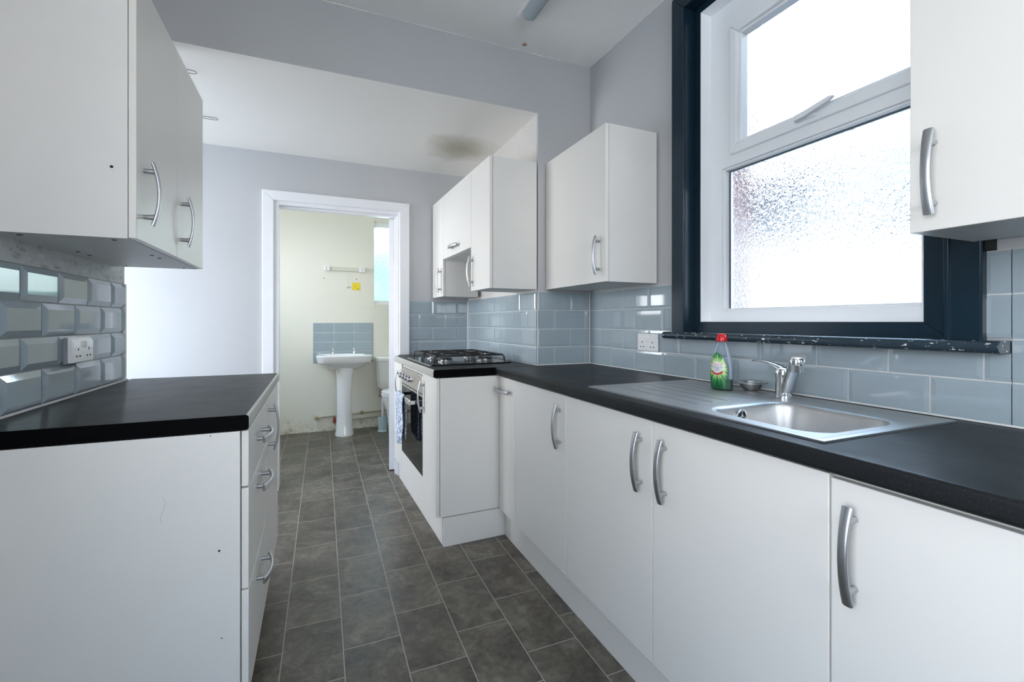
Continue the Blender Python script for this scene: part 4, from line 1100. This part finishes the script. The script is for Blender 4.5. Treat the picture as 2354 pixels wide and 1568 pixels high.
# shaver-light fitting, yellow card, pull cord, screw holes
r = thing('mirror_light', (0.285, 5.235, 1.72), 'white tubular light fitting on the bathroom wall above the basin', 'light')
obj('end_cap', MB().box(0.082, 0.137, 5.205, 5.25, 1.698, 1.746), PLAST, r, bevel=0.004)
obj('end_cap', MB().box(0.432, 0.490, 5.205, 5.25, 1.692, 1.742), PLAST, r, bevel=0.004)
obj('tube', MB().box(0.137, 0.432, 5.222, 5.25, 1.700, 1.738), simple('cream_backplate', (0.66, 0.66, 0.56), 0.5), r, bevel=0.004)
for (hx_, hz_) in ((0.103, 1.732), (0.103, 1.714), (0.461, 1.728), (0.461, 1.711)):
    obj('screw', MB().box(hx_ - 0.004, hx_ + 0.004, 5.2035, 5.206, hz_ - 0.003, hz_ + 0.003), DARKHOLE, r)
r = thing('yellow_card', (0.400, 5.248, 1.54), 'small square yellow card stuck on the bathroom wall', 'card')
obj('card', MB().box(0.362, 0.442, 5.2465, 5.2495, 1.500, 1.580), YELL, r, bevel=0.0005)
obj('mark', MB().box(0.388, 0.398, 5.2455, 5.2466, 1.532, 1.540), ORANGE, r)
obj('mark', MB().box(0.408, 0.432, 5.2455, 5.2466, 1.514, 1.522), ORANGE, r)
r = thing('pull_cord', (0.308, 5.235, 1.54), 'thin white light pull cord hanging beside the yellow card', 'cord')
obj('cord', MB().tube([(0.308, 5.235, 1.692), (0.308, 5.235, 1.54)], 0.0012, 6), PLAST, r)
obj('cord_pull', MB().lathe([(0.003, 0.022), (0.010, 0.012), (0.011, 0), (0.004, -0.004)], (0.308, 5.235, 1.525), 14), PLAST, r, smooth=50)
for i, (px, pz) in enumerate(((0.078, 1.617), (0.405, 1.618))):
    o = obj('screw_hole', MB().lathe([(0.006, 0), (0.006, -0.003)], (px, 5.25, pz), 10, axis=1), simple('plug', (0.25, 0.22, 0.2), 0.8), org=(px, 5.25, pz))
    tag(o, ('left' if i == 0 else 'right') + ' one of two small screw holes under the bathroom light fitting', 'hole')
o = obj('wall_shelf', MB().box(0.455, 0.60, 5.247, 5.25, 1.308, 1.336), BATHW, bevel=0.002, org=(0.52, 5.25, 1.31)); o.name = 'trim_7'; o['kind'] = 'structure'
# bathroom window
w2 = bpy.data.objects.new('window_2', None); COL.objects.link(w2); w2['kind'] = 'structure'; ORG[w2] = Vector((0.97, 5.3, 1.8)); w2.location = ORG[w2]
m = MB().box(0.59, 1.35, 5.275, 5.34, 1.348, 1.392).box(0.59, 1.35, 5.275, 5.34, 2.205, 2.262).box(1.30, 1.35, 5.275, 5.34, 1.39, 2.21).box(0.59, 0.594, 5.275, 5.34, 1.39, 2.21)
obj('frame', m, UPVC, w2, bevel=0.003)
box('glass', (0.594, 1.30, 5.305, 5.309, 1.39, 2.21), GLASS_B, w2)
# ------------------------------------------------------------------ outside
r = thing('neighbouring_house', (6.0, 1, -0.3), 'pale rendered neighbouring house with a slate roof, blurred behind the obscure glass', 'house')
obj('wall', MB().box(5.6, 5.9, -8, 9, -0.4, 2.3), RENDERW, r)
obj('roof', MB().prism([(5.30, 2.30), (5.35, 2.22), (8.3, 3.95), (8.3, 4.05)], 1, -8.2, 9.2), SLATE, r)
r = tag(obj('brick_pier', MB().box(1.67, 2.02, 1.66, 2.1, -0.4, 3.4), BRICK, org=(1.84, 1.8, -0.4)), 'red brick return of the house just outside the left edge of the kitchen window', 'wall')
def hedge():
    mb = MB(); n, k = 26, 40
    vs = []
    for i in range(n + 1):
        for j in range(k):
            a = 2 * PI * j / k; t = PI * i / n
            q = 1 + 0.12 * math.sin(5 * a + 3 * t) * math.sin(4 * t) + random.uniform(-0.07, 0.07)
            vs.append((1.35 + 2.1 * q * math.sin(t) * math.cos(a), 8.2 + 0.7 * q * math.sin(t) * math.sin(a), 1.1 + 1.35 * q * math.cos(t)))
    fs = [(i * k + j, i * k + (j + 1) % k, (i + 1) * k + (j + 1) % k, (i + 1) * k + j) for i in range(n) for j in range(k)]
    tag(obj('garden_hedge', mb.add(vs, fs), LEAF, smooth=20, org=(1.35, 8.2, -0.25)), 'green garden hedge seen as a blur through the bathroom window', 'hedge')
hedge()
struct('floor', MB().box(-12, 14, -12, 14, -0.5, -0.3), PAVE)
